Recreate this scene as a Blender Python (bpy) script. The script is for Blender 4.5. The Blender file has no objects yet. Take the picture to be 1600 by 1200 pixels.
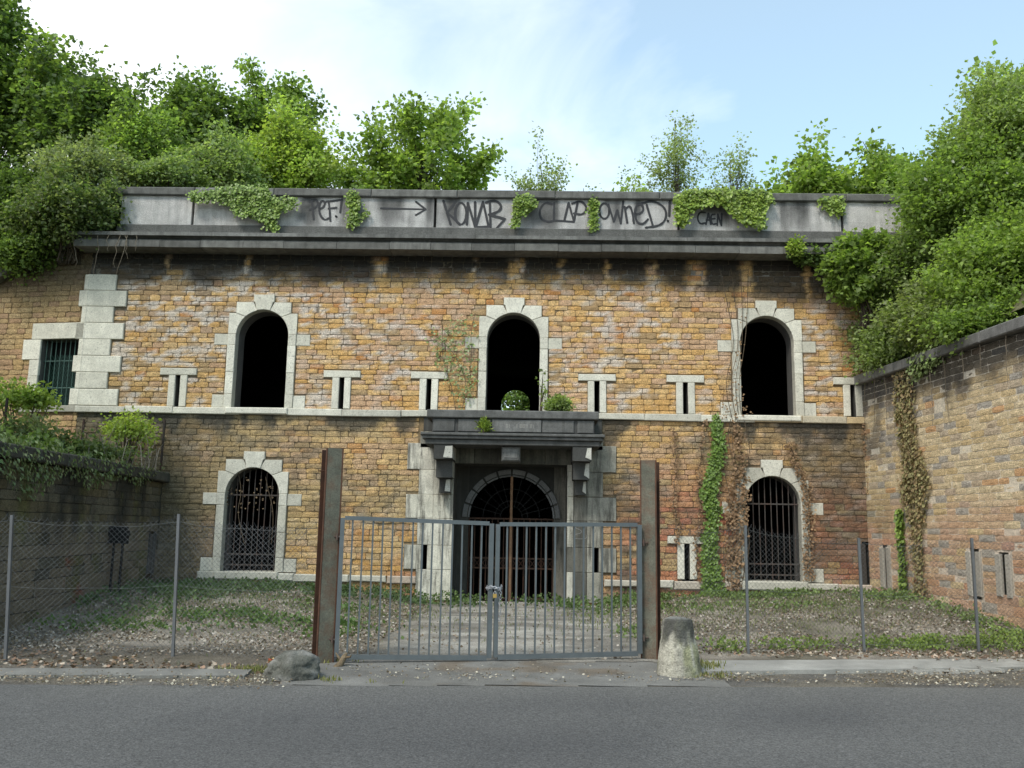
import bpy, bmesh, math, random
import numpy as np
from mathutils import Vector, Matrix

rnd = random.Random(7)
rng = np.random.default_rng(11)
SC = bpy.context.scene
COLL = SC.collection

# ------------------------------------------------------------------ camera
F, PITCH, YAW, ROLL = 1400.0, math.radians(9.13), math.radians(1.3), 0.018
cam_d = bpy.data.cameras.new("camera")
cam_d.sensor_width = 36; cam_d.lens = 36 * F / 1600
cam_d.clip_start = 0.1; cam_d.clip_end = 2000
cam = bpy.data.objects.new("camera", cam_d); COLL.objects.link(cam)
CAM_R = Matrix.Rotation(YAW, 3, 'Z') @ Matrix.Rotation(math.pi/2 + PITCH, 3, 'X') @ Matrix.Rotation(ROLL, 3, 'Z')
cam.matrix_world = Matrix.Translation((0, 0, 1.6)) @ CAM_R.to_4x4()
SC.camera = cam
SC.render.resolution_x, SC.render.resolution_y = 1024, 768

# ------------------------------------------------------------------ sky and sun
SUN_EL, SUN_AZ = math.radians(52), math.radians(-148)      # azimuth measured clockwise from +Y
world = bpy.data.worlds.new("World"); SC.world = world
world.use_nodes = True
nt = world.node_tree; nt.nodes.clear()
def wn(t): return nt.nodes.new(t)
out = wn('ShaderNodeOutputWorld'); bg = wn('ShaderNodeBackground')
sky = wn('ShaderNodeTexSky'); sky.sky_type = 'NISHITA'; sky.sun_disc = False
sky.sun_elevation = SUN_EL; sky.sun_rotation = SUN_AZ; sky.air_density = 1.0; sky.dust_density = 1.2; sky.ozone_density = 1.0
tc = wn('ShaderNodeTexCoord'); mp = wn('ShaderNodeMapping'); mp.inputs['Scale'].default_value = (1.3, 1.3, 3.2)
mp.inputs['Location'].default_value = (0.35, 0.2, 0.1)
n1 = wn('ShaderNodeTexNoise'); n1.inputs['Scale'].default_value = 1.5; n1.inputs['Detail'].default_value = 7; n1.inputs['Roughness'].default_value = .58; n1.inputs['Distortion'].default_value = .5
sep = wn('ShaderNodeSeparateXYZ')
nt.links.new(tc.outputs['Generated'], mp.inputs['Vector']); nt.links.new(mp.outputs[0], n1.inputs['Vector'])
nt.links.new(tc.outputs['Generated'], sep.inputs[0])
def wmath(op, a, b, clamp=False):
    m = wn('ShaderNodeMath'); m.operation = op; m.use_clamp = clamp
    for i, v in enumerate((a, b)):
        if isinstance(v, (int, float)): m.inputs[i].default_value = v
        else: nt.links.new(v, m.inputs[i])
    return m.outputs[0]
# thicker cloud towards the west (-X) and near the skyline, thin veil towards the upper east
gx = wmath('MULTIPLY', sep.outputs['X'], -0.75)
gz = wmath('MULTIPLY', sep.outputs['Z'], -0.55)
s_ = wmath('ADD', wmath('ADD', n1.outputs['Fac'], gx), wmath('ADD', gz, 0.15))
cr = wn('ShaderNodeValToRGB'); nt.links.new(s_, cr.inputs['Fac'])
cr.color_ramp.elements[0].position = .30; cr.color_ramp.elements[0].color = (.20, .20, .20, 1)
cr.color_ramp.elements[1].position = .82; cr.color_ramp.elements[1].color = (1, 1, 1, 1)
tint = wn('ShaderNodeMix'); tint.data_type = 'RGBA'; tint.blend_type = 'MULTIPLY'; tint.inputs['Factor'].default_value = 1
nt.links.new(sky.outputs[0], tint.inputs['A']); tint.inputs['B'].default_value = (1.30, 1.62, 1.42, 1)
mix = wn('ShaderNodeMix'); mix.data_type = 'RGBA'
nt.links.new(cr.outputs['Color'], mix.inputs['Factor']); nt.links.new(tint.outputs['Result'], mix.inputs['A'])
mix.inputs['B'].default_value = (8.0, 8.3, 8.7, 1)
nt.links.new(mix.outputs['Result'], bg.inputs['Color']); bg.inputs['Strength'].default_value = .12
nt.links.new(bg.outputs[0], out.inputs[0])
sd = bpy.data.lights.new("sun", 'SUN'); sd.energy = 1.9; sd.angle = math.radians(14); sd.color = (1, .95, .87)
sun = bpy.data.objects.new("sun", sd); COLL.objects.link(sun)
sdir = Vector((math.sin(SUN_AZ)*math.cos(SUN_EL), math.cos(SUN_AZ)*math.cos(SUN_EL), math.sin(SUN_EL)))
sun.rotation_euler = sdir.to_track_quat('Z', 'Y').to_euler(); sun.location = (-8, -14, 25)
SC.view_settings.view_transform = 'Standard'; SC.view_settings.look = 'None'
SC.view_settings.gamma = 1; SC.view_settings.exposure = 0.66
SC.cycles.max_bounces = 6; SC.cycles.diffuse_bounces = 3; SC.cycles.transparent_max_bounces = 8
SC.cycles.use_denoising = True

# ------------------------------------------------------------------ measuring helpers (photo pixel -> point on a real plane)
def ray(px, py): return CAM_R @ Vector(((px-800)/F, -(py-600)/F, -1))
def at(px, py, Y):
    d = ray(px, py); t = Y/d.y
    return Vector((d.x*t, Y, 1.6 + d.z*t))

# ------------------------------------------------------------------ noise in numpy
def _h(i, j, s):
    n = (i.astype(np.int64)*374761393 + j.astype(np.int64)*668265263 + s*974711) & 0x7fffffff
    n = ((n ^ (n >> 13))*1274126177) & 0x7fffffff
    return ((n ^ (n >> 16)) & 0xffff)/65535.0
def vn(x, y, s=0):
    x = np.asarray(x, float); y = np.asarray(y, float)
    i = np.floor(x); j = np.floor(y); fx = x-i; fy = y-j
    fx = fx*fx*(3-2*fx); fy = fy*fy*(3-2*fy)
    a, b, c, d = _h(i, j, s), _h(i+1, j, s), _h(i, j+1, s), _h(i+1, j+1, s)
    return (a*(1-fx)+b*fx)*(1-fy) + (c*(1-fx)+d*fx)*fy
def fbm(x, y, s=0, o=4):
    t = 0; a = .5; w = 0
    for k in range(o):
        t = t + a*vn(x*2**k, y*2**k, s+k*17); w += a; a *= .5
    return t/w
def ss(a, b, x): 
    t = np.clip((np.asarray(x, float)-a)/(b-a), 0, 1); return t*t*(3-2*t)
def lerp(a, b, t):
    t = np.asarray(t)[..., None]; return a*(1-t)+b*t
def C3(*v): return np.array(v, float)

# ------------------------------------------------------------------ materials
def mat(name, rough=.9, mott=(12, .25), fine=(90, .25), streak=0.0, speck=0.0, bump=(40, .01), metal=0.0, spec=.3, base=None, rust=0.0):
    m = bpy.data.materials.new(name); m.use_nodes = True
    t = m.node_tree; N = t.nodes; L = t.links
    b = N['Principled BSDF']; b.inputs['Roughness'].default_value = rough; b.inputs['Metallic'].default_value = metal
    b.inputs['Specular IOR Level'].default_value = spec
    co = N.new('ShaderNodeTexCoord')
    if base is None:
        a = N.new('ShaderNodeAttribute'); a.attribute_name = 'Col'; col = a.outputs['Color']
    else:
        a = N.new('ShaderNodeRGB'); a.outputs[0].default_value = (*base, 1); col = a.outputs[0]
    def noise(scale, detail=6, vec=None, r=.6):
        n = N.new('ShaderNodeTexNoise'); n.inputs['Scale'].default_value = scale; n.inputs['Detail'].default_value = detail; n.inputs['Roughness'].default_value = r
        L.new(vec if vec is not None else co.outputs['Object'], n.inputs['Vector']); return n.outputs['Fac']
    def ramp(f, p0, p1, v0, v1):
        r = N.new('ShaderNodeMapRange'); r.inputs['From Min'].default_value = p0; r.inputs['From Max'].default_value = p1
        r.inputs['To Min'].default_value = v0; r.inputs['To Max'].default_value = v1; L.new(f, r.inputs['Value']); return r.outputs[0]
    def mul(c, f):
        v = N.new('ShaderNodeVectorMath'); v.operation = 'SCALE'; L.new(c, v.inputs[0]); L.new(f, v.inputs['Scale']); return v.outputs[0]
    def mx(f, c, rgb):
        k = N.new('ShaderNodeMix'); k.data_type = 'RGBA'; L.new(f, k.inputs['Factor']); L.new(c, k.inputs['A']); k.inputs['B'].default_value = (*rgb, 1); return k.outputs['Result']
    if mott[1]: col = mul(col, ramp(noise(mott[0]), .3, .7, 1-mott[1], 1+mott[1]))
    if fine[1]: col = mul(col, ramp(noise(fine[0], 3), .3, .7, 1-fine[1], 1+fine[1]))
    if streak:
        mpp = N.new('ShaderNodeMapping'); mpp.inputs['Scale'].default_value = (3.2, 3.2, .35); L.new(co.outputs['Object'], mpp.inputs[0])
        col = mx(ramp(noise(2.0, 6, mpp.outputs[0], .7), .47, .62, 0, streak), col, (.035, .034, .03))
    if speck:
        col = mx(ramp(noise(24, 8, None, .75), .55, .66, 0, speck), col, (.04, .04, .034))
    if rust:
        col = mx(ramp(noise(5, 8, None, .7), .45, .62, 0, rust), col, (.12, .04, .018))
    L.new(col, b.inputs['Base Color'])
    if bump:
        bp = N.new('ShaderNodeBump'); bp.inputs['Strength'].default_value = 1; bp.inputs['Distance'].default_value = bump[1]
        L.new(noise(bump[0], 8, None, .65), bp.inputs['Height']); L.new(bp.outputs[0], b.inputs['Normal'])
    return m
def leafmat(name, trans=.35, rough=.55):
    m = bpy.data.materials.new(name); m.use_nodes = True; t = m.node_tree; N = t.nodes; L = t.links
    b = N['Principled BSDF']; b.inputs['Roughness'].default_value = rough; b.inputs['Specular IOR Level'].default_value = .35
    a = N.new('ShaderNodeAttribute'); a.attribute_name = 'Col'; L.new(a.outputs['Color'], b.inputs['Base Color'])
    tr = N.new('ShaderNodeBsdfTranslucent'); g = N.new('ShaderNodeVectorMath'); g.operation = 'MULTIPLY'
    L.new(a.outputs['Color'], g.inputs[0]); g.inputs[1].default_value = (1.5, 1.6, .8); L.new(g.outputs[0], tr.inputs['Color'])
    mxs = N.new('ShaderNodeMixShader'); mxs.inputs[0].default_value = trans
    L.new(b.outputs[0], mxs.inputs[1]); L.new(tr.outputs[0], mxs.inputs[2]); L.new(mxs.outputs[0], N['Material Output'].inputs['Surface'])
    return m
M = dict(
    brick=mat('rubble_brick', .95, (11, .20), (60, .55), speck=.38, bump=(48, .035)),
    mortar=mat('mortar', .95, (15, .25), (80, .4), bump=(60, .02)),
    stone=mat('pale_limestone', .88, (4, .14), (50, .2), .07, .6, bump=(45, .008)),
    stained=mat('stained_limestone', .88, (4, .25), (60, .2), .75, .6, bump=(45, .008)),
    dark=mat('weathered_dark_stone', .9, (6, .3), (70, .25), .35, .35, bump=(45, .008)),
    roughcast=mat('roughcast', .95, (3, .18), (75, .4), .25, .3, bump=(60, .03)),
    asphalt=mat('asphalt', .92, (22, .16), (70, .55), speck=.14, bump=(70, .014)),
    oldasphalt=mat('old_asphalt', .95, (2.5, .22), (160, .5), bump=(120, .01)),
    concrete=mat('concrete', .9, (4, .15), (120, .2), 0, .12, bump=(80, .006)),
    soil=mat('soil', 1, (3, .3), (55, .5), bump=(40, .04)),
    steel=mat('galvanised_steel', .5, (6, .12), (120, .12), 0, .12, bump=(120, .0008), metal=.35, spec=.5),
    rusty=mat('rusted_beam', .8, (4, .3), (60, .25), .25, .3, bump=(60, .003), rust=.38),
    rustiron=mat('rusty_iron', .85, (8, .3), (60, .2), 0, 0, bump=(80, .002), rust=.25),
    wire=mat('wire', .5, (8, .2), (0, 0), bump=None, metal=.4, spec=.5),
    black=mat('dark_interior', 1, (3, .3), (0, 0), bump=None, base=(.012, .012, .012)),
    ink=mat('spray_paint', .7, (9, .25), (60, .3), bump=None, base=(.032, .032, .035)),
    bark=mat('bark', .95, (12, .3), (50, .3), bump=(30, .02)),
    leaf=leafmat('leaves', .5), ivy=leafmat('ivy_leaves', .2, .4), dry=leafmat('dry_leaves', .2, .8), grass=leafmat('grass_blades', .3),
    litter=leafmat('leaf_litter', .1, .9),
    rock=mat('boulder_rock', .95, (5, .3), (60, .3), 0, .5, bump=(25, .03)),
)

# ------------------------------------------------------------------ object helpers
def tag(o, label=None, cat=None, group=None, kind=None):
    if label: o['label'] = label
    if cat: o['category'] = cat
    if group: o['group'] = group
    if kind: o['kind'] = kind
    return o
def empty(name, loc, label=None, cat=None, group=None):
    o = bpy.data.objects.new(name, None); COLL.objects.link(o); o.location = loc
    o.empty_display_size = .2
    return tag(o, label, cat, group)
def link(name, me, m, parent):
    if m: me.materials.append(m)
    o = bpy.data.objects.new(name, me); COLL.objects.link(o)
    if parent is not None:
        o.parent = parent
        p = Vector((0, 0, 0)); q = parent
        while q is not None: p += q.location; q = q.parent
        o.location = -p
    return o
class MB:
    """collects shapes (in world coordinates) with a colour per vertex; build() links them as one mesh"""
    def __init__(s): s.v = []; s.f = []; s.c = []
    def add(s, vs, fs, col):
        n = len(s.v); s.v.extend([tuple(v) for v in vs]); s.f.extend([tuple(i+n for i in f) for f in fs])
        col = np.asarray(col, float)
        if col.ndim == 1: s.c.extend([tuple(col)]*len(vs))
        else: s.c.extend([tuple(c) for c in col])
    def quadbox(s, P, col):        # P: 8 points, bottom ring 0-3, top ring 4-7
        s.add(P, [(3,2,1,0),(4,5,6,7),(0,1,5,4),(1,2,6,5),(2,3,7,6),(3,0,4,7)], col)
    def box(s, a, b, col, fr=None, bev=0, jit=0):
        (x0, y0, z0), (x1, y1, z1) = a, b
        fr = fr or (lambda u, n, z: (u, n, z))
        j = lambda: rnd.uniform(-jit, jit)
        if bev <= 0:
            s.quadbox([fr(x+j(), y+j(), z+j()) for z in (z0, z1) for x, y in ((x0,y0),(x1,y0),(x1,y1),(x0,y1))], col); return
        ring = []
        # bevelled on the +n face (y1)
        o = [(x0,z0),(x1,z0),(x1,z1),(x0,z1)]; i_ = [(x0+bev,z0+bev),(x1-bev,z0+bev),(x1-bev,z1-bev),(x0+bev,z1-bev)]
        jj = [(j(), j()) for _ in range(4)]
        vs = [fr(x+a_, y0, z+b_) for (x, z), (a_, b_) in zip(o, jj)] + [fr(x+a_, y1-bev, z+b_) for (x, z), (a_, b_) in zip(o, jj)] + [fr(x+a_, y1, z+b_) for (x, z), (a_, b_) in zip(i_, jj)]
        fs = [(3,2,1,0)] + [(k, (k+1)%4, 4+(k+1)%4, 4+k) for k in range(4)] + [(4+k, 4+(k+1)%4, 8+(k+1)%4, 8+k) for k in range(4)] + [(8,9,10,11)]
        s.add(vs, fs, col)
    def prism(s, poly, n0, n1, col, fr, bev=.008):   # poly: list of (u,z)
        k = len(poly); c = (sum(p[0] for p in poly)/k, sum(p[1] for p in poly)/k)
        ins = []
        for i in range(k):
            p0, p1, p2 = poly[i-1], poly[i], poly[(i+1) % k]
            a = Vector((p1[0]-p0[0], p1[1]-p0[1])).normalized(); b = Vector((p2[0]-p1[0], p2[1]-p1[1])).normalized()
            na = Vector((-a.y, a.x)); nb = Vector((-b.y, b.x)); m_ = (na+nb)
            m_ = m_.normalized() if m_.length > 1e-6 else na
            ins.append((p1[0]+m_.x*bev, p1[1]+m_.y*bev))
        area = sum(poly[i-1][0]*poly[i][1]-poly[i][0]*poly[i-1][1] for i in range(k))
        if area < 0: ins = [(2*p[0]-q[0], 2*p[1]-q[1]) for p, q in zip(poly, ins)]
        vs = [fr(u, n0, z) for u, z in poly] + [fr(u, n1-bev, z) for u, z in poly] + [fr(u, n1, z) for u, z in ins]
        fs = [(i, (i+1) % k, k+(i+1) % k, k+i) for i in range(k)] + [(k+i, k+(i+1) % k, 2*k+(i+1) % k, 2*k+i) for i in range(k)] + [tuple(range(2*k, 3*k))]
        s.add(vs, fs, col)
    def tube(s, pts, rads, col, sides=5, caps=True):
        pts = [Vector(p) for p in pts]
        if not hasattr(rads, '__len__'): rads = [rads]*len(pts)
        vs = []
        for i, p in enumerate(pts):
            d = (pts[min(i+1, len(pts)-1)] - pts[max(i-1, 0)])
            d = d.normalized() if d.length > 1e-9 else Vector((0,0,1))
            ref = Vector((0,0,1)) if abs(d.z) < .9 else Vector((1,0,0))
            a = d.cross(ref).normalized(); b = d.cross(a)
            for k in range(sides):
                t = 2*math.pi*(k+.5)/sides; vs.append(p + (a*math.cos(t)+b*math.sin(t))*rads[i])
        fs = [(i*sides+k, i*sides+(k+1) % sides, (i+1)*sides+(k+1) % sides, (i+1)*sides+k) for i in range(len(pts)-1) for k in range(sides)]
        if caps: fs += [tuple(range(sides))[::-1], tuple((len(pts)-1)*sides+k for k in range(sides))]
        s.add(vs, fs, col)
    def build(s, name, m, parent=None, smooth=False):
        me = bpy.data.meshes.new(name); me.from_pydata(s.v, [], s.f); me.validate(); me.update()
        ca = me.color_attributes.new('Col', 'FLOAT_COLOR', 'POINT')
        if len(me.vertices) == len(s.c):
            ca.data.foreach_set('color', np.hstack([np.array(s.c, float).reshape(-1, 3), np.ones((len(s.c), 1))]).ravel())
        if smooth: me.polygons.foreach_set('use_smooth', [True]*len(me.polygons))
        return link(name, me, m, parent)
def frame(O, U, N):
    O, U, N = Vector(O), Vector(U).normalized(), Vector(N).normalized()
    return lambda u, n, z: (O.x+U.x*u+N.x*n, O.y+U.y*u+N.y*n, O.z+z)
FF = frame((0, 19, 0), (1, 0, 0), (0, -1, 0))

# ------------------------------------------------------------------ leaves
def leafmesh(name, m, parent, P, D, W, S, COL, aspect=.5, fold=.18):
    """one mesh of small folded leaves; P base points, D directions, W width directions, S lengths"""
    n = len(P); D = D/np.linalg.norm(D, axis=1, keepdims=True)
    W = W - D*(W*D).sum(1, keepdims=True); W /= np.linalg.norm(W, axis=1, keepdims=True)+1e-9
    Nn = np.cross(D, W); S = S[:, None]
    V = np.empty((n, 4, 3)); V[:, 0] = P; V[:, 2] = P+D*S
    V[:, 1] = P+D*S*.45+W*S*aspect-Nn*S*fold; V[:, 3] = P+D*S*.45-W*S*aspect-Nn*S*fold
    me = bpy.data.meshes.new(name)
    me.vertices.add(n*4); me.vertices.foreach_set('co', V.ravel())
    me.loops.add(n*6); idx = np.arange(n)[:, None]*4 + np.array([0, 1, 2, 0, 2, 3])
    me.loops.foreach_set('vertex_index', idx.ravel().astype(np.int32))
    me.polygons.add(n*2); me.polygons.foreach_set('loop_start', (np.arange(n*2)*3).astype(np.int32))
    try: me.polygons.foreach_set('loop_total', np.full(n*2, 3, np.int32))
    except Exception: pass
    me.update(calc_edges=True)
    ca = me.color_attributes.new('Col', 'FLOAT_COLOR', 'POINT')
    cc = np.ones((n, 4, 4)); cc[:, :, :3] = np.clip(COL, 0, 1)[:, None, :]
    ca.data.foreach_set('color', cc.ravel())
    return link(name, me, m, parent)
def rvec(n): 
    v = rng.normal(size=(n, 3)); return v/np.linalg.norm(v, axis=1, keepdims=True)
def cloud(name, m, parent, cen, nl, tr, size, col, var=.25, flat=.7, out=None, droop=.35, tint=None, aspect=.5):
    """leaf tufts: cen (T,3) tuft centres"""
    T = len(cen); k = np.repeat(np.arange(T), nl); n = len(k)
    off = rng.normal(size=(n, 3))*tr*np.array([1, 1, flat])
    P = cen[k]+off
    base = out[k] if out is not None else np.zeros((n, 3))
    D = off/(tr+1e-9)*.5 + base*.6 + rvec(n)*.6 + np.array([0, 0, -droop])
    W = rvec(n); W[:, 2] *= .45
    tv = (1+var*rng.normal(size=T))[k]*(1+.18*rng.normal(size=n))
    col = np.asarray(col, float)
    c = col[None]*np.clip(tv, .35, 2)[:, None]
    if tint is not None:
        f = (np.clip(rng.normal(.3, .35, T), 0, 1)[k])[:, None]; c = c*(1-f)+np.asarray(tint)[None]*f*np.clip(tv, .4, 1.8)[:, None]
    return leafmesh(name, m, parent, P, D, W, size*rng.uniform(.65, 1.25, n), c, aspect)

GREEN = dict(dark=(.095, .145, .042), mid=(.165, .24, .065), bright=(.25, .335, .08), pale=(.26, .32, .145), grey=(.22, .25, .125), ivy=(.12, .19, .035), lime=(.34, .41, .09))
def tree(name, label, cat, X, Y, zb, zt, hw, tufts=330, nl=34, leaf=.13, col='mid', tint='bright', hd=None, lean=0.0, group=None, shoots=14, low=.12, tr=.17, trunk_r=.12, sparse=False, seed=0):
    global rng
    rng = np.random.default_rng(100+seed); r_ = random.Random(seed)
    hd = hd or hw*.8
    t = empty(name, (X, Y, zb), label, cat, group)
    H = zt-zb; cz = zb+H*(.5+low/2); rz = H*(.5-low/2)
    dirs = rvec(tufts*2)
    ph = np.arctan2(dirs[:, 1], dirs[:, 0])
    lob = 1 - .34*vn(ph*1.9+3, dirs[:, 2]*3.2+seed, seed) + .12*(rng.random(len(dirs))-.5)
    rad = (rng.random(len(dirs))**(.42 if not sparse else .6))*lob
    # narrower towards the top
    P = dirs*rad[:, None]
    keep = rng.random(len(P)) < np.where(P[:, 2] > 0, 1, .75)
    P = P[keep][:tufts]; dd = dirs[keep][:tufts]
    taper = 1.12 - .30*np.clip(P[:, 2], 0, 1)
    cen = np.stack([X + P[:, 0]*hw*taper + lean*(P[:, 2]+1), Y+P[:, 1]*hd*taper, cz+P[:, 2]*rz], 1)
    # gather the tufts into separate clumps with gaps between
    kc = max(8, len(cen)//(6 if not sparse else 5)); hub = cen[rng.permutation(len(cen))[:kc]]
    d2 = ((cen[:, None]-hub[None])**2*np.array([1, 1, 1.6])).sum(-1); nb_ = hub[d2.argmin(1)]
    cen = nb_+(cen-nb_)*(.62 if not sparse else .6)
    # leading shoots that break the outline
    sh = []
    for _ in range(int(shoots*2.6)):
        i = r_.randrange(len(cen)); p0 = cen[i]; o = dd[i]
        if o[2] < -.15: continue
        v = np.array([o[0]*.9+r_.uniform(-.3, .3), o[1]*.5, .45+.6*max(0, o[2])+r_.uniform(0, .4)]); v /= np.linalg.norm(v)
        ln = r_.uniform(.45, 1.0)*min(1, H/4)*(.8+.5*max(0, o[2])); m_ = 6
        for k in range(m_): sh.append(tuple(p0+v*ln*(k/(m_-1))+np.array([r_.uniform(-.05, .05), 0, -.10*(k/m_)**2])))
    if sh:
        cen = np.vstack([cen, np.array(sh)]); dd = np.vstack([dd, np.tile([0, 0, 1.], (len(sh), 1))])
    out = dd*np.array([1, 1, .4])
    cloud('crown', M['leaf'], t, cen, nl, tr, leaf, GREEN[col], .22, .75, out, .45, GREEN[tint] if tint else None)
    mb = MB(); bc = (.06, .05, .038)
    top = Vector((X+lean, Y, zb+H*.82)); n = 6
    spine = [Vector((X, Y, zb-.3)).lerp(top, i/n)+Vector((r_.uniform(-.06, .06), r_.uniform(-.06, .06), 0))*(i > 0) for i in range(n+1)]
    mb.tube(spine, [trunk_r*(1-.85*i/n) for i in range(n+1)], bc, 7); mb.build('trunk', M['bark'], t, True)
    mb = MB(); idx = rng.permutation(len(cen))[:min(len(cen), 110 if not sparse else 160)]
    for q, i in enumerate(idx):
        e = Vector(cen[i]); k = min(n-1, max(1, int((e.z-zb)/H*n*.75))); a = spine[k]
        mid = a.lerp(e, .5)+Vector((r_.uniform(-.1, .1), r_.uniform(-.1, .1), -.06*H*.3))
        w = trunk_r*(.32 if q < 14 else .11)
        mb.tube([a, mid, e], [w, w*.6, w*.2], bc, 4, False)
    mb.build('branches', M['bark'], t)
    return t

# ================================================================== THE GROUND
def ground_h(x, y):
    x = np.asarray(x, float); y = np.asarray(y, float)
    side = ss(1.6, 5.4, np.abs(x+.4))
    h = .05*ss(10.2, 11.2, y) + (.27+.12*ss(4.5, 6.5, x))*ss(12.2, 16.5, y)*side + .14*ss(13.0, 18.5, y)*ss(1.6, 2.6, np.abs(x+.4))*(1-side)
    return h
def gh(x, y): return float(ground_h(x, y))
def sheet(name, x0, x1, y0, y1, step, zf, colf, m, inside=None, kind='structure'):
    xs = np.arange(x0, x1+1e-6, step); ys = np.arange(y0, y1+1e-6, step)
    Xg, Yg = np.meshgrid(xs, ys); Z = zf(Xg, Yg); nx = len(xs); ny = len(ys)
    mb = MB(); mb.v = [tuple(p) for p in np.stack([Xg, Yg, Z], -1).reshape(-1, 3)]
    mb.c = [tuple(c) for c in colf(Xg, Yg).reshape(-1, 3)]
    ins = inside(Xg, Yg) if inside else None
    for j in range(ny-1):
        for i in range(nx-1):
            if ins is None or (ins[j, i] and ins[j+1, i] and ins[j, i+1] and ins[j+1, i+1]):
                mb.f.append((j*nx+i, j*nx+i+1, (j+1)*nx+i+1, (j+1)*nx+i))
    o = mb.build(name, m, None, True); o['kind'] = kind; return o
mb = MB(); mb.add([(-400,-300,-.06),(400,-300,-.06),(400,500,-.06),(-400,500,-.06)], [(0,1,2,3)], (.10,.10,.06)); mb.build('ground', M['soil'])['kind'] = 'structure'
road_y = lambda x: 9.52+.109*x
def asph(X, Y):
    t = fbm(X*.5, Y*1.2, 3); c = lerp(C3(.084,.083,.081), C3(.118,.116,.112), t)
    e = ss(.55, 0, road_y(X)-Y)*fbm(X*3, Y*3, 5); c = lerp(c, C3(.058,.058,.06), ss(.55,.72,fbm(X*.35+5, Y*2.2, 6))*.5); return lerp(c, C3(.15,.145,.13), e*.7)
mb = MB()
xs = np.arange(-40, 40.1, .4); rows = [-12, -6, 0, 3, 5, 6, 7, 8, 8.6]
for r in range(len(rows)+1):
    for x in xs:
        y = rows[r] + .109*x if r < len(rows) else road_y(x)+.04*(vn(x*2.5, 0, 9)-.5)
        mb.v.append((x, y, .008)); mb.c.append(tuple(asph(np.array(x), np.array(y))))
n = len(xs)
for r in range(len(rows)):
    for i in range(n-1): mb.f.append((r*n+i, r*n+i+1, (r+1)*n+i+1, (r+1)*n+i))
mb.build('road', M['asphalt'])['kind'] = 'structure'
# dirt verge between the road and the kerbs
def vcol(X, Y):
    t = fbm(X*1.3, Y*3, 8); c = lerp(C3(.105,.09,.07), C3(.20,.18,.145), t); return lerp(c, C3(.12,.115,.11), ss(.45,.65,fbm(X*.6+9, Y*2, 4))*.7)
sheet('verge', -12, 12, 8.0, 12.6, .1, lambda X, Y: .012*fbm(X*2, Y*2, 2)-.004, vcol, M['soil'], lambda X, Y: Y > road_y(X)-.18)
# asphalt apron in front of the gate and the pale track behind it
def acol(X, Y):
    t = fbm(X*1.1, Y*1.6, 12); c = lerp(C3(.12,.115,.105), C3(.20,.195,.18), t)
    return lerp(c, C3(.13,.10,.07), ss(.5,.7,fbm(X*2.2, Y*2.2, 31))*.75)
sheet('entrance_apron', -3.0, 2.6, 9.0, 11.6, .08, lambda X, Y: .0095+.034*ss(9.6,11.2,Y), acol, M['oldasphalt'],
      lambda X, Y: (Y > road_y(X)-.04+.12*(vn(X*3, Y, 4)-.5)) & (X > -2.75+.12*vn(Y*4, X*0, 1)-.25*(Y-10)) & (X < 2.0-.42*np.maximum(0, 10.6-Y)*0+.25*vn(Y*4, X*0, 2)) )
def ycol(X, Y):
    t = fbm(X*2.1, Y*2.1, 14); g = fbm(X*.9, Y*.9, 15)
    c = lerp(C3(.17,.15,.118), C3(.31,.275,.23), ss(.3,.7,t)); c = lerp(c, C3(.11,.10,.065), ss(.5,.7,g)*.5)
    c = lerp(c, C3(.10,.085,.065), ss(12.0,11.2,Y)*.7)
    tr = ss(2.3, 1.2, np.abs(X+.15)+.8*(fbm(X*1.5, Y*1.5, 18)-.5))*ss(10.8, 11.4, Y)
    return lerp(c, lerp(C3(.20,.185,.16), C3(.36,.34,.30), ss(.3,.65,fbm(X*.9, Y*2.2, 19))), tr)
sheet('yard', -8.2, 8.4, 10.0, 19.6, .1, lambda X, Y: ground_h(X, Y)+.03*(fbm(X*2.5, Y*2.5, 21)-.5)*ss(1.2,2.6,np.abs(X+.2)), ycol, M['soil'],
      lambda X, Y: (Y > 9.9+np.where(X > 1.4, 1.2+.187*(X-2), 0)+.10*(X+8)*(X < 0)+.2*(X+2.4)*((X >= 0) & (X <= 1.4))+np.where(X > 1.4, 0.0, np.where(X < -2.5, -.5+.02*X, .45))))
def strip(name, pf, pb, z0, z1, col, label=None):
    mb = MB(); n = len(pf); vs = []; cs = []
    for i in range(n):
        for (p, z) in ((pf[i], z0), (pf[i], z1), (pb[i], z1+.01), (pb[i], z0)): vs.append((p[0], p[1], z)); cs.append(tuple(np.array(col)*rnd.uniform(.8, 1.15)))
    fs = [(4*i+k, 4*i+4+k, 4*i+5+k, 4*i+1+k) for i in range(n-1) for k in range(3)] + [(0,1,2,3), (4*n-1,4*n-2,4*n-3,4*n-4)]
    mb.add(vs, fs, cs); o = mb.build(name, M['concrete']); o['kind'] = 'structure'; return o
def polyl(P, n, jit=.03):
    o = []
    for i in range(n+1):
        t = i/n*(len(P)-1); k = min(int(t), len(P)-2); f = t-k
        o.append((P[k][0]*(1-f)+P[k+1][0]*f, P[k][1]*(1-f)+P[k+1][1]*f+rnd.uniform(-jit, jit)))
    return o
strip('kerb', polyl([(1.95,10.5),(6.01,11.38),(9.6,12.2)], 34), polyl([(2.1,11.28),(6.38,12.05),(9.7,12.75)], 34), -.03, .05, (.27,.262,.24))
strip('kerb', polyl([(-10,8.92),(-5.36,9.35),(-2.95,9.64)], 34), polyl([(-10,9.28),(-5.62,9.72),(-2.98,9.98)], 34), -.03, .035, (.17,.165,.15))

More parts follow.
